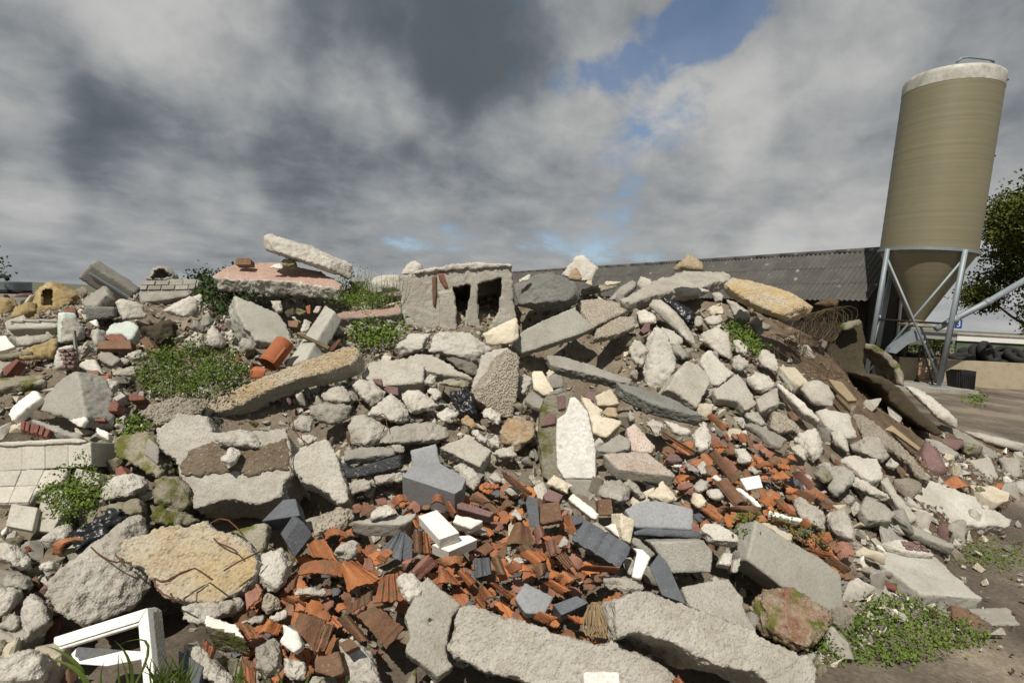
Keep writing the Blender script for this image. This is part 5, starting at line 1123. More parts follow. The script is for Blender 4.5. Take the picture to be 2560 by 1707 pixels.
S('brick', 'long purple brick behind the broken white brick', 'n 1392,642 1450,618 1825,740 1772,792 1400,692', 'purple', (0, -.6, .8), .07, 0, .14)
S('slate_tile', 'dark upright slate beside the brown block', 'o 248,625 272,550 392,590 412,905 300,905', 'slate', (-.1, -1, .3), .03, 0, .16, cat='slate tile')
S('concrete_block', 'brown gritty block beside the dark upright slate', 'o 408,642 642,608 684,832 420,884', 'brickb', (0, -.85, .55), .09, .2, .16)
S('brick', 'purple brick above the brown gritty block', 'o 448,545 520,468 685,540 632,625 480,600', 'purple', (0, -.6, .8), .07, 0, .14)
S('brick', 'red brick square right of the white panel foot', 'o 1085,592 1240,585 1260,770 1090,772', 'brickb', (0, -.9, .4), .08, 0, .12)
R('concrete_chunk', 'rounded pale lump right of the white panel foot', 'o 1080,470 1180,390 1330,370 1470,470 1440,600 1350,658 1240,590 1090,570', 'conc', .35, .8, lift=.05)
R('concrete_chunk', 'grey sliver right of the rounded pale lump', 'o 1362,395 1440,342 1530,430 1650,570 1580,605 1460,450', 'conc', .3, .9)
R('concrete_chunk', 'triangular beige stone below the pink pebbled slab', 'o 1640,555 1830,368 1890,500 2010,600 1900,645', 'cream', .3, .8)
R('concrete_chunk', 'beige broken lump left of the white panel foot', 'o 475,400 560,300 700,370 795,420 740,540 650,500 560,460', 'cream', .3, .8)
S('slate_block', 'light grey block in the tile field before the front slab', 's 1288,535 1400,368 1702,520 1605,705 1400,700', 'slatel', (0, -.75, .7), .08, .1, .14, smooth=True, jag=.2)
S('slate_block', 'dark stone block right of the light grey block', 's 1690,602 1940,508 2065,582 1900,662 1780,712', 'slate', (0, -.6, .8), .08, 0, .12)
S('concrete_slab', 'beige slab with a drill hole left of the front slab', 's 345,335 380,308 740,600 640,720 570,1050 592,1190 655,1240 480,1372 160,1112 140,1072 190,950 170,830 130,720', 'conc', (.1, -.68, .75), .1, .35, .14, smooth=True, carve=[('s 360,760 420,750 430,810 380,820', .03)])
S('concrete_slab', 'large pitted front slab at the bottom centre', 's 700,640 830,618 960,668 1300,760 1700,888 2000,978 2180,1040 2352,970 t 150,980 292,1092 450,1122 620,1212 790,1345 880,1480 s 1800,1520 1400,1430 1250,1365 980,1312 830,1222 640,1172 585,1060', 'conc', (.08, -.85, .55), .3, .9, .16)
S('plaster_shard', 'white plaster block at the bottom edge on the front slab', 's 2010,1335 2040,1300 2352,1308 t 212,1312 225,1470 s 2010,1470', 'white', (.05, -.8, .6), .08, .2, .26)
S('concrete_slab', 'large grey slab with dark underside in right bottom foreground', 't 168,562 230,520 430,458 650,510 870,580 940,620 1640,880 1652,942 2100,1130 2245,1180 2285,1270 2260,1440 1800,1440 1600,1305 1280,1235 1140,1222 840,1032 740,992 400,892 270,952 178,972', 'conc', (.12, -.8, .6), .36, .8, .24)
S('plaster_patch', 'pale plaster patch with rust on the right bottom slab', 't 385,735 520,700 600,680 700,850 760,985 420,850', 'concs', (.12, -.8, .6), .02, .2, .262, cat='plaster')
S('concrete_slab', 'smooth beige slab behind the right bottom slab', 't 850,412 1100,360 1345,328 1500,520 1512,642 1655,885 1300,760 940,622', 'conc', (.1, -.6, .8), .1, .3, .1, smooth=True)
R('concrete_chunk', 'rough grey lump left of the blue grey stone strip', 't -20,310 120,305 430,338 485,440 300,495 100,442', 'conc', .3, 1.0)
o = R('wall_fragment', 'mossy brickwork lump by the weeds in the right foreground', 't 1560,640 1620,540 1740,430 2050,430 2250,580 2352,640 u 285,905 215,1100 80,1275 t 2150,1110 1900,1000 1650,860', 'brickmoss', .25, 1.5, lift=.05)
# ---- bottom left foreground
def frame():
    a = hit(P('q 1200,1200')[0]); n = (-.1, -.9, .42); lf = .30
    root = empty('window_frame', a, 'broken white plastic window frame corner in the bottom left', 'window frame')
    HLAB.append('broken white plastic window frame corner'); HERO.append(P('q 618,1040 1690,702 1780,1568 1650,1568 1590,910 690,1180'))
    for nm, s, l2 in (('rail', 'q 618,1040 1692,702 1598,860 676,1145 615,1112', 0), ('glazing_bead', 'q 672,1150 1596,868 1590,905 690,1182', -.012), ('stile', 'q 1696,703 1790,1660 1655,1660 1590,880', .004), ('stile_shaded_side', 'q 1700,706 1760,745 1850,1660 1796,1660', -.03)):
        S(nm, None, s, 'pvc' if nm != 'stile_shaded_side' else 'concg', n, .055, 0, lf + l2, a=a, parent=root)  # right side of the white stile goes grey: its shade put into the colour
frame()
S('plastic_board', 'white plastic profile lying under the window frame', 'q 815,1235 890,1150 1620,1200 1645,1290 1230,1372 880,1345', 'pvc', (-.05, -.8, .6), .07, 0, .12, cat='board')
S('concrete_block', 'white topped kerb block right of the window frame', 'r 212,700 560,820 650,972 460,900 215,832', 'mossy', (.03, -.5, .88), .17, .3, .16, topm='white', smooth=True)
S('plaster_shard', 'white plate left of the long orange tile', 'r 1030,798 1190,880 1242,1040 1150,1112 990,992 1042,910', 'white', (0, -.75, .7), .06, .1, .16, smooth=True)
R('boulder', 'grey two faced boulder below the white topped kerb block', 'r 748,1065 940,938 1005,1010 1045,1260 980,1385 840,1335 780,1255', 'conc', .4, .9)
R('concrete_chunk', 'pale lump right of the grey two faced boulder', 'r 1045,1155 1270,1188 1295,1392 1130,1405 1038,1312', 'concw', .35)
S('brick', 'dark red brick block in mortar at the bottom', 'r 1368,1152 1620,1088 1682,1322 1560,1365 1370,1312', 'brickb', (-.05, -.8, .6), .1, .2, .14)
R('wall_fragment', 'pale mortar lump right of the dark red brick block', 'r 1610,970 1740,960 1860,1042 1962,1100 2100,1450 1710,1460 1680,1200', 'concw', .3, .9, lift=.04)
S('brick', 'red brick on top of the pale mortar lump', 'r 1622,1010 1740,950 1835,1040 1690,1105', 'brickb', (-.05, -.7, .7), .05, 0, .22)
R('concrete_slab', 'pale slab behind the grass at the bottom left', 'r -10,1005 190,1060 200,1180 545,1382 500,1460 330,1460 100,1255', 'conc', .2)
S('slate_block', 'dark slate slab at the bottom behind the grass', 'r -60,1080 30,1130 200,1255 150,1460 -60,1460', 'slate', (0, -.7, .7), .06, 0, .06)
R('boulder', 'grey capped boulder below the slate blocks', 'r 768,205 830,80 1010,28 1080,60 1162,190 1100,335 970,475 850,445 778,322', 'concw', .42, .9, lift=.05)
S('slate_block', 'grey blue slate wedge under the dirt covered slab', 'm 1168,842 1420,590 1560,578 1612,772', 'slate', (-.2, -.6, .8), .1, 0, .16)
S('slate_block', 'grey blue slate block with a pale left face', 'm 1440,1055 1590,830 1655,850 1762,990 1552,1262', 'slate', (.5, -.9, .25), .2, 0, .2)
S('concrete_slab', 'dirty grey slab right of the yellowish boulder', 'm 752,962 1200,850 1242,900 1182,1232 1062,1202 900,1002', 'mossy', (-.1, -.8, .6), .06, .5, .05)
R('concrete_chunk', 'pebbly chunk left of the thin grey slab', 'm 1760,1000 1830,760 2050,690 2214,700 n 150,700 195,830 120,905 m 2100,965 1900,1005', 'agg', .25, 1.0)
R('stone', 'white speckled stone in the orange tiles', 'm 2005,1185 2100,1088 2214,1058 n 250,1068 264,1200 150,1292 0,1255', 'concw', .4, .8, lift=.08)
R('stone', 'white speckled stone on the beige slab with the drill hole', 's 55,340 130,272 230,272 345,400 330,480 220,605 140,560 130,480', 'concw', .4, .8, lift=.22)
R('stone', 'white flat stone in the tiles below the brown shards', 'r 1150,425 1500,458 1492,512 1280,505 1160,502', 'concw', .3, .8, lift=.04)
R('stone', 'pebbly stone below the grey capped boulder', 'r 808,502 890,458 982,520 1004,642 900,705 822,642', 'agg', .35, 1.0)
R('stone', 'flat grey stone above the white topped kerb block', 'r 578,802 780,698 862,720 822,795', 'conc', .25)
R('stone', 'pale flat stone right of the flat grey stone', 'r 880,742 1080,648 1112,742 960,785', 'concw', .25)
R('stone', 'white stone in the tile field right of the ribbed shards', 'n 1745,340 1830,258 1905,300 1915,390 1830,415', 'concw', .4, .8)
R('stone', 'crumbly white lump right of the grey stone block', 'n 1362,225 1440,172 1560,240 1655,290 1660,420 1600,520 1500,370', 'concw', .35, 1.2)
R('stone', 'white wedge shaped stone beside the dark upright slate', 'o 75,765 135,690 185,750 220,850 130,810', 'concw', .35, .6, lift=.05)
R('stone', 'white pebble beside the ribbed slate tile', 'o 598,1130 690,1008 755,1060 740,1130 650,1165', 'concw', .4, .7, lift=.06)
R('stone', 'small white stone in the left of the tile field', 'o 0,1250 60,1225 100,1300 50,1360', 'concw', .4, .8)
R('stone', 'white chip right of the small white stone', 'o 105,1290 130,1245 280,1300 180,1345', 'concw', .3, .6)
R('stone', 'grey pitted pebble left of the dark upright slate', 'n 1922,495 2000,430 2100,460 2140,540 2040,560', 'conc', .4, 1.0)
S('floor_tile', 'white square wall tile on the right slope', 'p 878,350 1100,308 1142,450 958,482', 'white', (0, -.7, .7), .02, 0, .14)
S('plaster_shard', 'white tip behind the ridged dark orange tile', 'p 548,338 600,295 692,370 640,392', 'white', (0, -.8, .6), .04, .2, .12)
S('plaster_shard', 'white strip leaning right of the ridged dark orange tile', 'p 818,462 880,448 1145,660 1100,685', 'white', (-.1, -.6, .8), .05, .4, .14)
S('plaster_shard', 'long white bar above the large grey slab', 'p 1210,715 1290,725 1605,810 1595,850 1380,815 1215,765', 'white', (0, -.6, .8), .05, .3, .10)
S('concrete_slab', 'thin pale shard left of the large grey slab', 'p 415,930 470,860 650,860 870,1010 865,1070 560,1050', 'concw', (0, -.6, .8), .07, .5, .1)
S('plaster_shard', 'short white brick below the thin pale shard', 'p 628,1330 690,1195 800,1210 780,1360', 'concw', (0, -.75, .7), .07, .2, .08)
S('concrete_chunk', 'narrow beige block against the large grey slab', 'p 780,1430 800,1290 900,1250 860,1440', 'conc', (0, -.85, .5), .08, .3, .06)
R('concrete_chunk', 'mossy stone under the thin pale shard', 'p 600,1080 700,1045 860,1080 840,1145 700,1130', 'mossy', .3)
R('stone', 'pale round stone right of the blue grey slab', 'p 310,470 420,350 520,380 500,480 420,530', 'concw', .4, .7)
R('stone', 'white stone left of the ridged dark orange tile', 'p 470,500 540,460 640,475 700,570 640,600 520,590', 'concw', .4, .8)
R('stone', 'beige rough stone above the blue grey slab corner', 'p 300,640 340,510 420,520 500,620 490,690 380,690', 'cream', .35, .9)
R('stone', 'white lump behind the white square wall tile', 'p 955,250 1000,205 1080,215 1120,270 1040,310', 'concw', .4, .8)
R('stone', 'grey slim stone left of the white stone on the right slope', 'p 215,190 260,160 420,250 400,300 280,270', 'concg', .3)
R('stone', 'grey upright stone beside the slim grey stone', 'p 375,210 440,145 495,170 490,300 420,320', 'concw', .3)
R('stone', 'white rag like lump at the right of the pink pebbled slab', 'p 40,190 100,150 220,160 190,230 120,240', 'white', .3, 1.2)
S('stone', 'grey purple cobble right of the pink pebbled slab', 'p 15,130 60,55 150,60 230,140 120,160', 'purple', (0, -.6, .8), .07, .3, .08)
# ---- soil slope and pipe rings on the right
o = S('concrete_slab', 'dark mossy plank standing out of the soil near the silo', 'v 625,905 820,845 862,1000 842,1200 900,1350 985,1475 860,1445 700,1290 560,1190 545,1080', 'mossd', (-.45, -.9, .2), .12, .8, .25)
R('stone', 'beige cap on the dark mossy plank', 'v 640,888 700,865 815,840 835,885 700,940 650,930', 'mossy', .25, .8, lift=.3)
R('pipe_ring', 'upper broken concrete pipe ring near the silo foot', 'v 1108,1370 1090,1250 1140,1210 1182,1320 1172,1395', 'mossy', .3, .8, lift=.1, d=6.6, cat='pipe ring')
def ring(label, out, inn, depth, m, d, ln):
    po, pi = P(out), P(inn); n = len(po); y = d
    W = [at_depth(p, y) for p in po] + [at_depth(p, y) for p in pi]; bk = Vector((.15, 1, 0)).normalized() * ln
    V = W + [w + bk for w in W]; N = 2 * n; Fc = []
    for q in range(n - 1):
        Fc += [[q, q + 1, n + q + 1, n + q][::-1], [N + q, N + q + 1, N + n + q + 1, N + n + q], [q, q + 1, N + q + 1, N + q], [n + q, n + q + 1, N + n + q + 1, N + n + q][::-1]]
    Fc += [[0, n, N + n, N], [n - 1, N + n - 1, N + 2 * n - 1, 2 * n - 1]]
    HLAB.append(label); HERO.append(po + pi[::-1])
    bm = bmesh.new(); vs = [bm.verts.new(v) for v in V]
    for f in Fc: bm.faces.new([vs[k] for k in f])
    bmesh.ops.recalc_face_normals(bm, faces=bm.faces)
    bm.verts.index_update(); VV = [v.co.copy() for v in bm.verts]; FF = [[v.index for v in f.verts] for f in bm.faces]; bm.free()
    put('pipe_ring', label, VV, FF, m, bake=dict(vs=.024, rough=.8, n=None, nn=Vector((0, -1, 0)), smooth=False, topm=None, carve=[], bevel=False, dist=6), cat='pipe ring')
ring('curved concrete pipe ring arching near the silo foot', 'v 845,1040 940,1050 1050,1118 1140,1208 1184,1320 1172,1395', 'v 850,1085 900,1092 1010,1152 1088,1250 1112,1330 1108,1375', 0, 'mossy', 6.7, .5)
ring('mossy brown pipe ring curving down below the first ring', 'e 1330,455 1480,458 1610,520 1730,620 1910,830 2110,1010 2210,1140', 'e 1390,545 1480,560 1560,680 1600,760 1760,900 1930,1030 2120,1150', 0, 'mossd', 6.0, .55)
R('concrete_chunk', 'pitted pale slab behind the mossy pipe ring', 'e 1735,560 1900,598 2100,718 2214,815 f 1450,225 1445,335 1250,255 1100,105', 'concw', .3, 1.2, d=6.9)
R('stone', 'brown clod with a cut face at the top of the soil', 'v 430,725 510,680 600,668 660,690 630,745 520,745', 'soil', .3, .8, d=6.2)
S('wooden_board', 'weathered plank lying down the brown soil slope', 'e 880,490 1040,528 1215,742 1110,745 960,600', 'woodl', (-.1, -.6, .85), .04, 0, .08, cat='board')
S('wooden_board', 'narrow plank below the weathered plank on the soil', 'e 960,680 990,665 1145,810 1140,865', 'wood', (-.1, -.6, .85), .04, 0, .06, cat='board')
# ---- roof tiles large enough to trace
for s, n, pr, lb in (
    ('r 1630,195 1760,138 2050,330 1715,470', (-.1, -.75, .7), 0, 'large whole orange roof tile sloping down in the tile field'),
    ('r 1225,185 1640,150 1665,310 1190,300', (0, -.7, .7), 4, 'long orange tile lying level left of the large whole tile'),
    ('r 1200,680 1480,762 1370,1135 1150,800', (-.1, -.8, .6), 0, 'weathered orange tile standing right of the white plate'),
    ('r 1485,808 1562,820 1480,1085 1370,1112', (-.1, -.8, .6), 1, 'narrow orange tile edge strip beside the weathered tile'),
    ('r 1990,610 2310,830 2120,1055 1800,705', (0, -.65, .75), 0, 'large brownish tile at the bottom of the tile field'),
    ('r 2060,318 2255,268 2320,560 2000,585', (.1, -.7, .7), 2, 'orange tile with ribbed end beside the speckled stone'),
    ('r 1610,752 1750,728 1965,1012 1830,1002', (.2, -.7, .7), 4, 'bright orange curved tile below the brownish tile'),
    ('r 1715,612 1985,450 1975,560 1705,722', (0, -.8, .6), 3, 'brown ribbed tile strip under the large whole tile'),
    ('m 1700,1112 1890,1040 2045,1295 1755,1255', (0, -.8, .6), 1, 'orange tile with a nib left of the white speckled stone'),
    ('m 1895,975 2140,970 2155,1030 1905,1060', (0, -.6, .8), 4, 'curved orange tile above the nib tile'),
    ('r 640,560 740,380 800,455 650,745', (-.3, -.8, .5), 0, 'dull red curved tile right of the yellowish boulder'),
    ('r 565,825 690,800 780,960 660,985', (0, -.7, .7), 1, 'orange tile chunk on the white topped kerb block'),
    ('r 860,765 1030,800 990,900 770,900', (.1, -.6, .8), 0, 'orange tile shard leaning over the white plate'),
    ('r 1055,460 1195,290 1165,430 1085,480', (-.2, -.8, .5), 3, 'brown tile sliver right of the grey capped boulder'),
    ('r 1020,540 1280,590 1270,625 1150,600', (0, -.6, .8), 4, 'thin orange tile sliver in the tile field left'),
    ('r 200,960 330,1060 290,1175 215,1060', (0, -.8, .6), 3, 'flat orange tile under the white topped kerb block'),
    ('r 640,1260 740,1260 760,1460 640,1460', (0, -.8, .6), 1, 'orange tile standing in the grass at the bottom'),
    ('n 40,1340 230,1290 500,1500 150,1560', (-.1, -.7, .7), 0, 'bright orange ridged tile below the blue ribbed shard'),
    ('n 890,970 1000,960 1010,1210 890,1210', (0, -.8, .5), 4, 'brown orange tile left of the stacked white bricks'),
    ('n 1005,965 1050,985 1105,1210 1015,1212', (.2, -.8, .5), 1, 'orange tile strip touching the stacked white bricks'),
    ('n 1010,1230 1190,1300 980,1500 840,1420', (0, -.65, .75), 0, 'reddish pantile shard below the stacked white bricks'),
    ('n 1110,1290 1470,1245 1450,1330 1260,1380', (0, -.8, .6), 4, 'curved orange tile rim under the stacked white bricks'),
    ('n 1190,1390 1270,1385 1440,1560 1140,1560', (-.1, -.7, .7), 0, 'ribbed orange tile below the curved orange rim'),
    ('n 450,1290 590,1150 665,1200 560,1330', (-.1, -.8, .6), 1, 'small ribbed orange tile before the blue ribbed shard'),
    ('n 760,1400 830,1270 930,1260 800,1430', (-.1, -.8, .6), 4, 'curled orange tile left of the reddish pantile shard'),
    ('n 1110,570 1240,585 1270,670 1090,650', (0, -.6, .8), 4, 'orange ridge shard before the grey stone block'),
    ('n 1260,650 1330,640 1410,770 1340,790', (.1, -.7, .7), 4, 'orange curl above the top white brick'),
    ('n 1530,580 1690,530 1860,680 1700,650', (0, -.6, .8), 4, 'dark orange hollow tile right of the grey stone block'),
    ('n 1700,400 1890,430 1880,470 1690,470', (0, -.6, .8), 3, 'flat red tile chip right of the crumbly white lump'),
    ('n 630,600 810,535 820,600 680,680', (0, -.6, .8), 1, 'mossy orange tile behind the thin grey slab'),
    ('n 870,820 920,790 980,930 940,950', (-.2, -.8, .5), 4, 'orange tile edge left of the top white brick'),
    ('o 130,855 290,890 350,1110 10,1110', (0, -.75, .65), 0, 'weathered ribbed orange tile left of the brown gritty block'),
    ('o 330,950 450,910 480,1010 380,1100', (0, -.7, .7), 4, 'purple orange tile shard beside the weathered ribbed tile'),
    ('o 470,1080 600,1050 620,1200 520,1270', (0, -.7, .7), 1, 'ribbed orange shard below the purple orange one'),
    ('o 130,1130 440,1140 490,1290 390,1350', (0, -.65, .75), 0, 'mossy orange pantile below the weathered ribbed tile'),
    ('o 10,1360 290,1350 280,1400 90,1450', (0, -.7, .7), 4, 'long orange shard at the left of the tile field centre'),
    ('o 330,1380 500,1340 470,1470 400,1520', (0, -.7, .7), 4, 'dark orange cupped shard in the tile field centre'),
    ('o 600,1500 710,1420 890,1520 680,1590', (0, -.7, .7), 4, 'broad bright orange shard before the ribbed slate'),
    ('o 860,1400 1000,1365 1325,1385 1310,1430', (0, -.7, .7), 4, 'long orange half round tile under the ribbed slate'),
    ('o 600,1250 700,1190 810,1340 720,1400', (.1, -.8, .6), 2, 'olive brown flat tile left of the ribbed slate'),
    ('o 690,770 760,790 840,960 750,990', (.2, -.8, .5), 4, 'orange tile edge below the blue slate end'),
    ('o 0,340 130,350 320,540 280,560', (.1, -.7, .7), 4, 'arched orange ridge tile left of the dark upright slate'),
    ('p 580,392 740,368 945,602 800,662', (.1, -.8, .6), 1, 'ridged dark orange tile standing on the right slope'),
    ('p 660,690 1110,680 1080,780 880,740', (0, -.8, .6), 4, 'dark orange hollow tile below the ridged one'),
    ('p 425,690 560,700 680,790 640,860', (0, -.6, .8), 3, 'orange tile beside the corner of the blue grey slab'),
    ('p 520,70 600,40 870,340 800,400', (.1, -.7, .7), 4, 'long brown half round tile on the right slope'),
    ('p 650,140 780,150 860,260 740,290', (.1, -.7, .7), 3, 'flat reddish tile beside the long brown tile'),
    ('p 1240,330 1370,260 1465,350 1290,370', (0, -.6, .8), 3, 'bright orange flat tile right of the white square tile'),
    ('p 1310,180 1440,200 1460,260 1330,230', (0, -.6, .8), 3, 'orange tile chip above the bright flat tile'),
    ('p 1040,200 1270,190 1250,240 1100,235', (0, -.6, .8), 4, 'long orange shard behind the white lump on right slope'),
    ('p 1270,590 1360,590 1530,780 1450,770', (.1, -.7, .7), 3, 'worn orange tile above the long white bar'),
    ('p 1500,510 1590,505 1770,600 1700,620', (.1, -.6, .8), 4, 'olive orange half round tile on the right slope'),
    ('p 1480,280 1560,310 1710,410 1690,480', (.2, -.7, .6), 4, 'purple brown curved tile on the right slope'),
    ('p 130,330 260,370 370,335 180,400', (0, -.6, .8), 4, 'bent orange tile at the pink pebbled slab corner'),
    ('p 1760,980 1910,970 1945,1060 1880,1100', (0, -.6, .8), 3, 'flat orange chip beside the pale right boulder'),
    ('p 1580,1160 1760,1170 1955,1220 1940,1260', (0, -.6, .8), 3, 'long orange tile edge above the large grey slab'),
    ('p 1550,850 1640,850 1715,920 1650,930', (0, -.6, .8), 4, 'orange shard below the long white bar'),
    ('p 1850,1280 1940,1290 2130,1420 2090,1440', (.1, -.6, .8), 4, 'dark orange tile along the edge of the large grey slab'),
    ('k 1300,1040 1430,1040 1440,1140 1350,1140', (0, -.8, .6), 1, 'ribbed orange tile by the grey flat shard'),
    ('k 1020,1160 1120,1130 1210,1190 1040,1195', (0, -.6, .8), 3, 'flat orange shard below the pale upright lump'),
    ('k 960,830 1010,850 1200,990 1150,1000', (.1, -.6, .8), 4, 'dull orange half round tile near the aggregate beam end'),
    ('s 680,260 780,250 890,350 820,415', (0, -.7, .7), 0, 'orange tile shard with holes right of the ribbed tile'),
    ('s 1040,130 1130,90 1210,310 1110,300', (0, -.8, .6), 4, 'tall orange shard beside the dark green slate shard'),
    ('s 1190,210 1440,195 1500,270 1270,290', (0, -.7, .7), 4, 'orange wavy shard right of the tall orange shard'),
    ('s 1340,60 1560,20 1630,110 1520,195', (0, -.7, .7), 0, 'ribbed orange pantile piece above the light grey block'),
    ('s 1600,380 1720,370 1900,470 1780,500', (0, -.7, .7), 4, 'orange shard right of the light grey block'),
    ('s 1720,350 1830,265 2000,330 1840,410', (0, -.7, .7), 4, 'bright orange cupped shard above the dark stone block'),
    ('s 1030,380 1090,380 1285,515 1240,545', (.1, -.7, .7), 3, 'straight orange shard left of the light grey block'),
    ('s 905,440 1010,450 1130,550 970,560', (0, -.7, .7), 4, 'scooped orange shard above the front slab edge'),
    ('s 870,560 910,480 985,600 970,670', (-.1, -.9, .4), 4, 'upright orange shard above the front slab'),
    ('s 1480,740 1600,700 1780,760 1640,810', (0, -.6, .8), 4, 'low orange shard behind the front slab'),
    ('s 1830,710 2030,750 2000,820 1930,790', (0, -.7, .7), 3, 'thin orange tile left of the straw bunch'),
    ('s 1950,940 2220,1000 2200,1030 2020,985', (0, -.6, .8), 3, 'orange tile edge below the straw bunch'),
    ('t 20,560 220,475 235,510 30,620', (0, -.6, .8), 3, 'orange tile sliver left of the right bottom slab'),
    ('t 20,730 190,680 195,740 60,785', (0, -.7, .7), 3, 'brown orange tile under the sliver by the right slab'),
    ('t 750,1400 820,1345 890,1430 800,1470', (0, -.8, .6), 4, 'orange tube end at the bottom edge'),
    ('l 290,1060 340,1045 370,1090 310,1100', (0, -.7, .7), 3, 'small orange chip at the left edge rubble'),
):
    T('roof_tile', lb, s, n, 'tilep' if any(w in lb for w in ('purple', 'reddish', 'dull red')) else 'tileb' if any(w in lb for w in ('brown', 'weathered', 'olive', 'dark')) else 'tileo' if 'bright' in lb else random.choice(['tile', 'tile', 'tileo']), .10, pr)
# drainage of rusty wires
for lb, s, dd in (
    ('arched rusty wire above the yellowish boulder', 'm 545,940 590,860 690,812 790,830 880,910 960,1000', .26),
    ('short bent rusty wire on the yellowish boulder', 'm 622,1038 660,1085 760,1125 860,1170 890,1205', .30),
    ('straight rusty wire sticking out right of the yellowish boulder', 'm 735,1412 900,1310 1155,1190', .32),
    ('bent rusty wire lying low on the yellowish boulder', 'm 0,1535 80,1525 250,1430 400,1382 470,1420 605,1515', .32),
    ('long rusty wire across the huge beige boulder', 'q 1050,0 1120,70 1250,150 1350,178 1420,140', .30),
    ('rusty wire at the crack between the two huge boulders', 'q 1330,90 1400,160 1450,222', .32),
    ('rusty wire hanging below the crack of the boulders', 'q 1780,365 1790,450 1880,540 2060,625', .3),
    ('rusty wire crossing the lower yellowish boulder', 'q 1780,360 1870,405 1960,390 2060,320 2214,255', .34),
    ('curved rusty wire rising above the speckled oval slab', 'h 1530,925 1535,1020 1590,1150 1700,1242', .28),
    ('rusty hoop wire on the pitted pale boulder', 'i 390,960 410,910 450,895 485,930 497,1050', .22),
    ('rusty wire along the left of the speckled oval slab', 'h 1545,1330 1490,1400 1480,1480 1540,1560', .28)):
    tube('rusty_wire', [hit(p) - ray(p).normalized() * dd for p in P(s)], .0036, 'rust', label=lb, cat='wire', group='rusty wires', seg=6)
for k, (a, b) in enumerate((('k 440,1010', 'k 820,1240'), ('k 460,1020', 'k 820,1262'), ('k 450,1040', 'k 810,1282'), ('k 480,1130', 'k 700,1270'))):
    p0, p1 = P(a)[0], P(b)[0]
    tube('rusty_rod', [hit(p0) - ray(p0).normalized() * .14, hit(p1) - ray(p1).normalized() * .14], .006, 'rust', label='thin rusty rod in the bundle under the aggregate beam', cat='rod', group='rods under the aggregate beam', seg=5)
bake_all()
# ================================================================ fragments that fill the gaps, each its own object
random.seed(99)
BOX = [(min(p[0] for p in q), max(p[0] for p in q), min(p[1] for p in q), max(p[1] for p in q), q) for q in HERO]
def covered(p):
    for x0, x1, y0, y1, q in BOX:
        if x0 <= p[0] <= x1 and y0 <= p[1] <= y1 and inpoly(p, q): return True
    return False
def frag_mesh(seed, asp, n=11, cuts=2, amp=.05):
    rg = random.Random(seed); bm = bmesh.new()
    for k in range(n): bm.verts.new(Vector([(rg.uniform(-1, 1) ** 1) * a for a in asp]) * .5)
    r = bmesh.ops.convex_hull(bm, input=bm.verts)
    for g in set(r['geom_interior']) | set(r['geom_unused']):
        if isinstance(g, bmesh.types.BMVert) and g.is_valid: bm.verts.remove(g)
    bmesh.ops.bevel(bm, geom=bm.edges[:], offset=.05, segments=1, affect='EDGES', clamp_overlap=True)
    bmesh.ops.triangulate(bm, faces=bm.faces[:])
    bmesh.ops.subdivide_edges(bm, edges=bm.edges[:], cuts=cuts, use_grid_fill=True)
    for v in bm.verts:
        w = v.co * 5 + Vector((seed, 0, 0)); v.co += v.co.normalized() * amp * (noise.noise(w) + .6 * noise.noise(w * 2.6) + .4 * noise.noise(w * 6))
    me = me_bm(bm, True); me.set_sharp_from_angle(angle=math.radians(38)); return me
def shard_mesh(seed):
    rg = random.Random(seed); kind = rg.choice([0, 0, 1, 4, 4, 3]); NU, NV = 14, 9; w, l = rg.uniform(.14, .22), rg.uniform(.10, .2)
    poly = [(.5 + rg.uniform(.3, .56) * math.cos(t + rg.uniform(-.3, .3)), .5 + rg.uniform(.3, .56) * math.sin(t + rg.uniform(-.3, .3))) for t in [k * 6.283 / 6 for k in range(6)]]
    V = []; Fc = []
    for b in range(NV + 1):
        for a in range(NU + 1): V.append(((a / NU - .5) * w, (b / NV - .5) * l, tprof(a / NU, kind) * 1.0))
    for b in range(NV):
        for a in range(NU):
            if inpoly(((a + .5) / NU, (b + .5) / NV), poly): Fc.append([b * (NU + 1) + a, b * (NU + 1) + a + 1, (b + 1) * (NU + 1) + a + 1, (b + 1) * (NU + 1) + a])
    V = [Vector(v) + Vector((rg.uniform(-1, 1), rg.uniform(-1, 1), 0)) * .003 for v in V]
    me = thick(V, Fc, Vector((0, 0, -.013))); me.polygons.foreach_set('use_smooth', [True] * len(me.polygons)); me.set_sharp_from_angle(angle=math.radians(42)); return me
CONC = [frag_mesh(k, (1, ru(.6, 1), ru(.35, .8))) for k in range(12)]
BRK = [frag_mesh(40 + k, (1, .55, .36), n=16, amp=.03) for k in range(4)]
SHARD = [shard_mesh(60 + k) for k in range(16)]
def variants(meshes, mats):
    out = []
    for m in mats:
        for me in meshes:
            c = me.copy(); c.materials.clear(); c.materials.append(MATS[m]); out.append(c)
    return out
VC = variants(CONC, ['concw', 'conc', 'concw', 'conc', 'agg', 'concg', 'cream', 'mossy']); VB = variants(BRK, ['brick', 'brickb', 'purple']); VT = variants(SHARD, ['tile', 'tile', 'tileb', 'tileo', 'tilep']); VS = variants(SHARD[:8], ['slate']); VW = variants(CONC[:6], ['white'])
TILE = [P('r 560,300 1200,140 m 1700,900 n 300,480 700,520 1400,580 1700,330 2214,300 o 300,480 720,600 760,900 1000,1200 1480,1420 1480,1500 s 2180,1000 1700,860 760,580 t 0,900 s 340,330 0,1000 r 2000,1200 1000,1400 560,1000'),
        P('k 380,1250 520,1100 800,1050 1150,950 1350,1000 1900,1200 2100,1330 p 1500,250 2000,600 2100,1100 p 2214,1380 1700,1180 1480,900 1120,760 300,820 200,300')]
def in_tile(p): return any(inpoly(p, q) for q in TILE)
placed = []
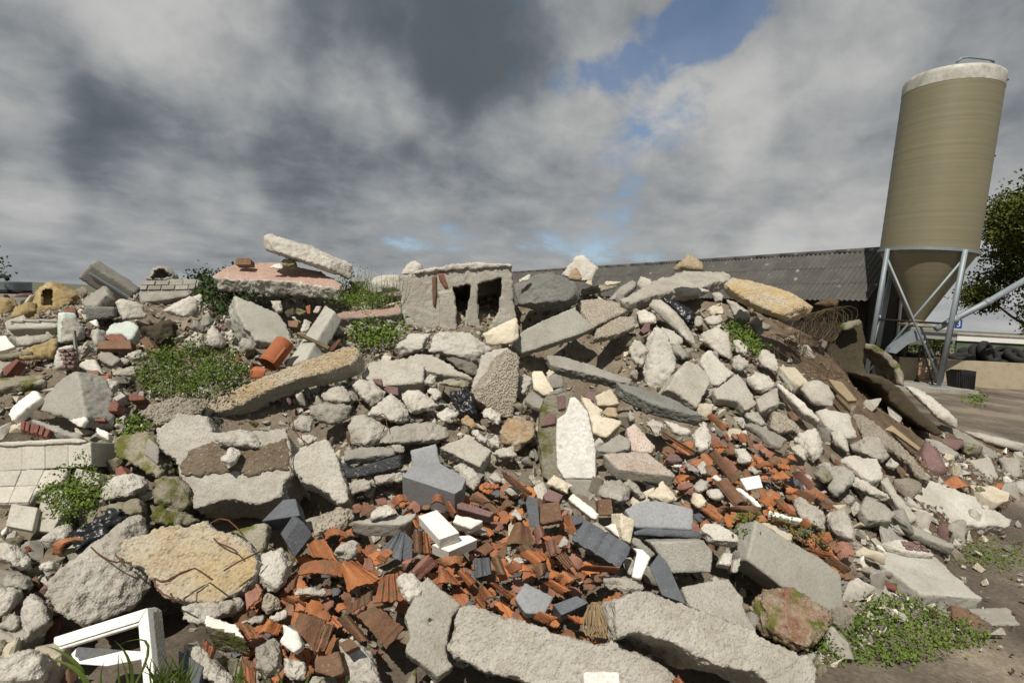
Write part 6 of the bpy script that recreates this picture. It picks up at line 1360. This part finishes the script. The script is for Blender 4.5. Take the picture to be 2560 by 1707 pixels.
def free(p, r):
    for q, s in placed:
        if abs(q[0] - p[0]) < (r + s) and (q[0] - p[0]) ** 2 + (q[1] - p[1]) ** 2 < (.62 * (r + s)) ** 2: return False
    return True
def beside(p):
    best = (1e9, None, None)
    for q, l in zip(HERO, HLAB):
        if not l or len(l.split()) > 8: continue
        d = min((a[0] - p[0]) ** 2 + (a[1] - p[1]) ** 2 for a in q)
        if d < best[0]: best = (d, l, cen(q))
    dx, dy = p[0] - best[2][0], p[1] - best[2][1]
    return ('left of the ' if dx < 0 else 'right of the ') + best[1] if abs(dx) > abs(dy) else ('above the ' if dy < 0 else 'below the ') + best[1]
LOOK = dict(concw='whitish concrete', conc='beige concrete', agg='speckled concrete', concg='grey concrete', cream='cream', mossy='mossy', brick='red', brickb='brown', purple='purplish', tile='orange', tileb='brown', tileo='bright orange', tilep='dull red', slate='dark slate', white='white plaster')
def zone(p):
    if p[0] < 640: return 'on the left of the heap'
    if p[0] < 1560: return 'in the middle of the heap'
    return 'on the right slope of the heap'
def silhouette_ok(w): return w.y < 6.9 and Hf(w.x, w.y) > .02 and abs(Hf(w.x, w.y) - w.z) < .12
def drop(kind, n, meshes, rpx, want, name, lab_, cat, flat=False, tries=60000, sink=.3):
    k = 0; t = 0
    while k < n and t < tries:
        t += 1
        p = (ru(0, 2555), ru(690, 1700))
        r = ru(*rpx) * (.55 + .6 * (p[1] - 690) / 1000)
        if t > tries * .5: r *= .8
        tz = in_tile(p)
        if not want(p, tz) or covered(p) or not free(p, r): continue
        w = hit(p)
        if not silhouette_ok(w): continue
        if w.x > 3.0 and rnd() < .75 and p[1] < 1150: continue
        if pit(w.x, w.y) > .16: continue
        size = 2 * r / F0 * (w - CAM).length
        o = newobj(name, random.choice(meshes)); z = hz(w.x, w.y)
        o.location = (w.x, w.y, max(z, w.z - SINK * .75) + size * (.5 - sink) * .5 + (.04 if flat else 0))
        sl = Vector((0, -.4, .9)).normalized()
        if flat:
            up = (sl + Vector((ru(-.5, .5), ru(-.6, .3), ru(-.1, .3)))).normalized(); q = up.to_track_quat('Z', 'Y'); o.rotation_mode = 'QUATERNION'
            from mathutils import Quaternion
            o.rotation_quaternion = q @ Quaternion((0, 0, 1), ru(0, 6.28)); s = size / .17
        else:
            o.rotation_euler = (ru(0, 6.28), ru(0, 6.28), ru(0, 6.28)); s = size * 1.15
        o.scale = (s * ru(.85, 1.15), s * ru(.85, 1.15), s * ru(.85, 1.1) if not flat else min(1.1, s))
        zn = zone(p)
        lab(o, lab_ % (LOOK[o.data.materials[0].name], beside(p)), cat, cat + ' fragments filling the gaps'); placed.append((p, r)); k += 1
    return k
N1 = drop('t', 300, VT, (17, 30), lambda p, tz: tz, 'roof_tile', 'small %s tile shard %s', 'roof tile', flat=True)
N2 = drop('s', 26, VS, (15, 24), lambda p, tz: tz, 'slate_tile', 'small %s shard %s', 'slate tile', flat=True)
N3 = drop('w', 40, VW, (9, 16), lambda p, tz: True, 'stone', 'small %s lump %s', 'stone')
N4 = drop('b', 90, VB, (13, 23), lambda p, tz: p[0] < 1000 or tz or rnd() < .2, 'brick', 'small %s brick bit %s', 'brick')
N5 = drop('c', 300, VC, (17, 42), lambda p, tz: (not tz) or rnd() < .15, 'concrete_chunk', 'small %s lump %s', 'chunk')
#print('FRAGS', N1, N2, N3, N4, N5)
# ---- what nobody could count: crumbs of concrete and tile, joined
def crumbs(name, label, meshes_n, n, size, where, mats, asp):
    base = []
    for k in range(6):
        rg = random.Random(500 + k); bm = bmesh.new()
        for q in range(8): bm.verts.new(Vector((rg.uniform(-1, 1) * asp[0], rg.uniform(-1, 1) * asp[1], rg.uniform(-1, 1) * asp[2])) * .5)
        r = bmesh.ops.convex_hull(bm, input=bm.verts)
        for g in set(r['geom_interior']) | set(r['geom_unused']):
            if isinstance(g, bmesh.types.BMVert) and g.is_valid: bm.verts.remove(g)
        bmesh.ops.triangulate(bm, faces=bm.faces[:]); bm.verts.index_update()
        base.append((np.array([v.co[:] for v in bm.verts]), [[v.index for v in f.verts] for f in bm.faces])); bm.free()
    VV = []; FF = []; MI = []; o0 = 0; k = 0; t = 0
    while k < n and t < n * 12:
        t += 1; x = ru(-6.6, 6.4); y = ru(1.9, 7.0); h = Hf(x, y)
        p = topx((x, y, h))
        if not (-20 < p[0] < 2580 and p[1] < 1730) or h <= .01 and rnd() < .93: continue
        if not where(p, x) or (pit(x, y) > .2 and rnd() < .7): continue
        s = size[0] + (size[1] - size[0]) * rnd() ** 2.2; v, f = random.choice(base)
        M = np.array(Matrix.Rotation(ru(0, 6.28), 3, Vector((ru(-1, 1), ru(-1, 1), ru(-1, 1))).normalized()))
        z = hz(x, y) if h > .01 else -.02
        VV.append(v @ M.T * s + np.array((x, y, max(z, 0 if h <= .01 else z) + s * .18))); mi = random.randrange(len(mats))
        for q in f: FF.append([a + o0 for a in q]); MI.append(mi)
        o0 += len(v); k += 1
    V = np.concatenate(VV); me = bpy.data.meshes.new(name); me.from_pydata(V.tolist(), [], FF)
    for m in mats: me.materials.append(MATS[m])
    me.polygons.foreach_set('material_index', MI); me.update()
    o = bpy.data.objects.new(name, me); COL.objects.link(o); lab(o, label, 'rubble', kind='stuff')
crumbs('rubble_crumbs', 'loose grey and white concrete crumbs between the big pieces', 0, 15000, (.018, .085), lambda p, x: x < 2.6 or p[1] > 1130 or rnd() < .12, ['concw', 'conc', 'conc', 'concg', 'mossy', 'brickb', 'soil', 'conc'], (1, .8, .6))
crumbs('tile_crumbs', 'loose orange tile splinters in the tile field', 0, 2000, (.025, .075), lambda p, x: in_tile(p) or rnd() < .015, ['tile', 'tileb', 'tileo', 'tilep'], (1, .6, .16))

crumbs('broken_concrete', 'pale angular concrete chips packed between the larger pieces', 0, 2600, (.05, .17), lambda p, x: x < 4.6 and not (p[0] > 1850 and p[1] < 1120 and x > 2.4) and not covered(p) and (not in_tile(p) or rnd() < .12), ['concw', 'concw', 'conc', 'conc', 'concg', 'cream'], (1, .72, .38))
# ================================================================ plants
def plant(name, label, s, m, n, leaf, h, spread=None, flower=None, lift=.1, stems=14, kind='bush', cat='plant', yard=False):
    poly = P(s); x0, x1 = min(p[0] for p in poly), max(p[0] for p in poly); y0, y1 = min(p[1] for p in poly), max(p[1] for p in poly)
    c = cen(poly); hit_ = ground if yard else hit; base = hit_((c[0], y1)); root = empty(name, base, label, cat); pos = []; fl = []; st = []
    while len(pos) < n:
        p = (ru(x0, x1), ru(y0, y1))
        if not inpoly(p, poly): continue
        p = (p[0] + random.gauss(0, 13), p[1] + random.gauss(-3, 9)); w = hit_(p); cl = noise.noise(Vector((p[0] * .02, p[1] * .02, 3))); w = w - ray(p).normalized() * (lift * ru(-.3, 1.0)) + Vector((random.gauss(0, .025), 0, lift * (.4 + 1.3 * cl) * ru(0, 1.2))); pos.append(w - base)
        if flower and rnd() < flower[1]: fl.append(w - base - ray(p).normalized() * .03)
        if len(st) < stems: st.append(w)
    newobj('foliage', leaf_mesh(pos, leaf, m), None, root)['kind'] = 'stuff'
    if fl: newobj('flowers', leaf_mesh(fl, leaf * .8, flower[0]), None, root)['kind'] = 'stuff'
    for k, w in enumerate(st):
        g = Vector((w.x + ru(-.05, .05), w.y + .05, hz(w.x, w.y + .05) - .02)); tube('stem', [g, (g + w) / 2 + Vector((ru(-.02, .02), 0, .02)), w], .003, 'stem', root, seg=4)
    return root
def blades(name, label, lst, m, cat='grass'):
    "lst: (px base, px tip, bend px, width m)"
    b0 = hit(lst[0][0]) - ray(lst[0][0]).normalized() * .2; root = empty(name, Vector((b0.x, b0.y, hz(b0.x, b0.y))), label, cat)
    for (pb, pt, bend, w, lf) in lst:
        a = hit(pb); a = a - ray(pb).normalized() * lf; y = a.y; V = []; n = 7
        for k in range(n + 1):
            t = k / n; px = (pb[0] + (pt[0] - pb[0]) * t + bend[0] * t * (1 - t) * 4, pb[1] + (pt[1] - pb[1]) * t + bend[1] * t * (1 - t) * 4)
            q = at_depth(px, y - .05 * t); ww = w * (1 - t ** 1.6) + .0006
            tx = Vector((pt[1] - pb[1], 0, 0)); side = (RT * -(pt[1] - pb[1]) + UP * -(pt[0] - pb[0])); side.normalize()
            V += [q - side * ww / 2 - root.location, q + Vector((0, -.2 * ww, 0)) - root.location, q + side * ww / 2 - root.location]
        Fc = []
        for k in range(n): Fc += [[3 * k, 3 * k + 1, 3 * k + 4, 3 * k + 3], [3 * k + 1, 3 * k + 2, 3 * k + 5, 3 * k + 4]]
        newobj('blade', me_from(V, Fc, True), m, root)
plant('green_weed', 'large bright green weed left of the leaning pebbly slab', 'h -300,420 -200,330 0,200 150,150 420,190 620,280 860,230 1000,420 980,520 800,600 600,740 300,720 100,740 -120,640 -260,520', 'leaf', 5000, .021, .3, flower=('flwhite', .008), lift=.16)
plant('dead_nettle', 'purple flowered dead nettle clump left of the pink slab', 'b 0,700 20,560 120,640 180,600 300,600 420,640 520,560 600,680 560,820 440,860 400,1000 300,1060 200,960 60,860', 'leafd', 1500, .042, .3, flower=('flower', .16), lift=.12, cat='weed')
plant('dead_nettle', 'dead nettle stem hanging before the pink slab front', 'b 560,760 640,720 700,860 820,680 860,740 740,870 640,900 560,860', 'leafd', 300, .042, .3, flower=('flower', .16), lift=.2, cat='weed')
plant('green_weed', 'green weed bush right of the pink slab', 'b 1560,850 1650,760 1740,680 1900,640 2080,760 2200,860 2214,980 c 60,960 -60,1000 b 1820,1000 1640,960', 'leaf', 3000, .021, .3, flower=('flwhite', .008), lift=.14)
plant('green_weed', 'low green weed left of the hollow block foot', 'b 1830,1200 1960,1180 2100,1160 2214,1180 c 200,1200 200,1330 60,1400 b 2000,1440 1900,1400', 'leaf', 900, .036, .3, lift=.12)
plant('wispy_weed', 'wispy green weed in front of the pale floor tiles', 'l 500,480 700,380 860,300 940,120 1000,180 1080,300 1150,360 1170,500 1000,640 900,760 700,820 560,680', 'leaf', 2000, .017, .3, lift=.14, cat='weed')
plant('ground_weed', 'purple flecked weeds growing on the ground at lower right', 'u 160,1200 330,980 600,850 900,740 1150,790 1300,880 1480,980 1800,1060 1850,1170 1500,1260 1250,1330 1050,1420 700,1400 400,1350 200,1320', 'leaf', 3600, .020, .2, flower=('flower', .05), lift=.05, cat='weed')
plant('ground_weed', 'thin weeds on the ground by the big pale slab at right', 'u 1380,270 1700,200 2000,230 2150,300 2150,480 1800,480 1500,400', 'leaf', 900, .018, .2, lift=.03, cat='weed')
plant('ground_weed', 'small green tuft on the yard beside the silo plinth', 'x 1320,1450 1360,1370 1450,1370 1540,1430 1500,1480', 'leaf', 200, .07, .2, lift=.05, stems=4, cat='weed', yard=True)
plant('ground_weed', 'low grass on top of the brown soil slope', 'd 1780,1180 1900,1200 2060,1380 2150,1500 2080,1510 1900,1330 1790,1260', 'leaf', 700, .035, .2, lift=.05, cat='weed')
plant('ground_weed', 'sprig of weed beside the mossy slab at left', 'g 1430,1030 1480,960 1650,940 1700,1000 1560,1060', 'leaf', 200, .03, .2, lift=.1, stems=6, cat='weed')
plant('ground_weed', 'weed sprigs along the edge of the large grey slab', 'p 850,900 980,860 960,1010 930,1140 870,1130 900,1000', 'leaf', 200, .022, .2, lift=.12, stems=6, cat='weed')
plant('ground_weed', 'tiny weeds between the tile crumbs above the large grey slab', 'p 1180,780 1320,820 1520,900 1700,1050 2000,1200 1950,1240 1600,1080 1300,880', 'leafp', 260, .02, .2, lift=.1, stems=6, cat='weed')
tall = []
for k in range(46):
    bx = 925 + ru(-30, 80); tall.append(((bx, 745 + ru(-10, 30)), (bx + ru(-18, 22), 668 + ru(-5, 55)), (ru(-6, 6), 0), .006, .12))
for k in range(16):
    bx = 888 + ru(-10, 40); tall.append(((bx, 730), (bx + ru(-8, 8), 662 + ru(0, 40)), (ru(-5, 5), 0), .006, .12))
blades('tall_grass', 'tall pale grass stalks left of the hollow block', tall, 'leafp')
L0 = [((215, 1715), (110, 1612), (22, -12), .022, .42), ((225, 1730), (116, 1645), (20, -14), .024, .42), ((255, 1720), (262, 1650), (-6, 0), .008, .42), ((300, 1715), (297, 1630), (-3, 0), .008, .42), ((330, 1720), (285, 1600), (14, -12), .016, .42), ((336, 1715), (280, 1618), (60, -60), .014, .42), ((322, 1720), (300, 1640), (4, 0), .010, .42)]
for k in range(46):
    bx = 420 + ru(-40, 70); L0.append(((bx, 1722), (bx + ru(-60, 50), 1722 - ru(30, 95)), (ru(-10, 10), -4), .008, .30))
for k in range(16):
    bx = ru(560, 900); L0.append(((bx, 1725), (bx + ru(-40, 30), 1725 - ru(20, 90)), (ru(-8, 8), -4), .009, .3))
blades('grass_tuft', 'green grass blades along the bottom left edge', L0, 'leaf')
# dry straw bunch and roots
def strands(name, label, s0, s1, n, m, w, cat, bend=20, lf=.16):
    a0, a1 = P(s0), P(s1); b0 = hit(cen(a1)); root = empty(name, b0, label, cat)
    for k in range(n):
        u = rnd(); pa = (a0[0][0] + (a0[-1][0] - a0[0][0]) * u, a0[0][1] + (a0[-1][1] - a0[0][1]) * u); v = min(1, max(0, u + ru(-.25, .25)))
        pb = (a1[0][0] + (a1[-1][0] - a1[0][0]) * v, a1[0][1] + (a1[-1][1] - a1[0][1]) * v); pts = []
        bx, by = ru(-bend, bend), ru(-bend * .5, bend * .5); l2 = lf + ru(-.03, .05)
        for q in range(6):
            t = q / 5; pp = (pa[0] + (pb[0] - pa[0]) * t + bx * t * (1 - t), pa[1] + (pb[1] - pa[1]) * t + by * t * (1 - t)); pts.append(hit(pp) - ray(pp).normalized() * l2)
        tube('strand', pts, w, m, root, seg=4)
strands('straw_bunch', 'bunch of dry straw between the two front slabs', 's 2100,580 2160,580', 's 2040,930 2280,960', 60, 'straw', .0024, 'straw', 60)
strands('root_tangle', 'tangle of dry roots hanging at the top of the soil slope', 'v 400,800 640,740', 'v 300,1090 660,1000', 60, 'wood', .003, 'roots', 220, .1)
strands('root_tangle', 'thin roots strewn on the brown soil slope', 'v 100,960 300,1000', 'v 400,1250 700,1300', 30, 'wood', .0022, 'roots', 260, .04)

#print('TRIS', sum(len(o.data.polygons) * 2 for o in COL.objects if o.type == 'MESH'))
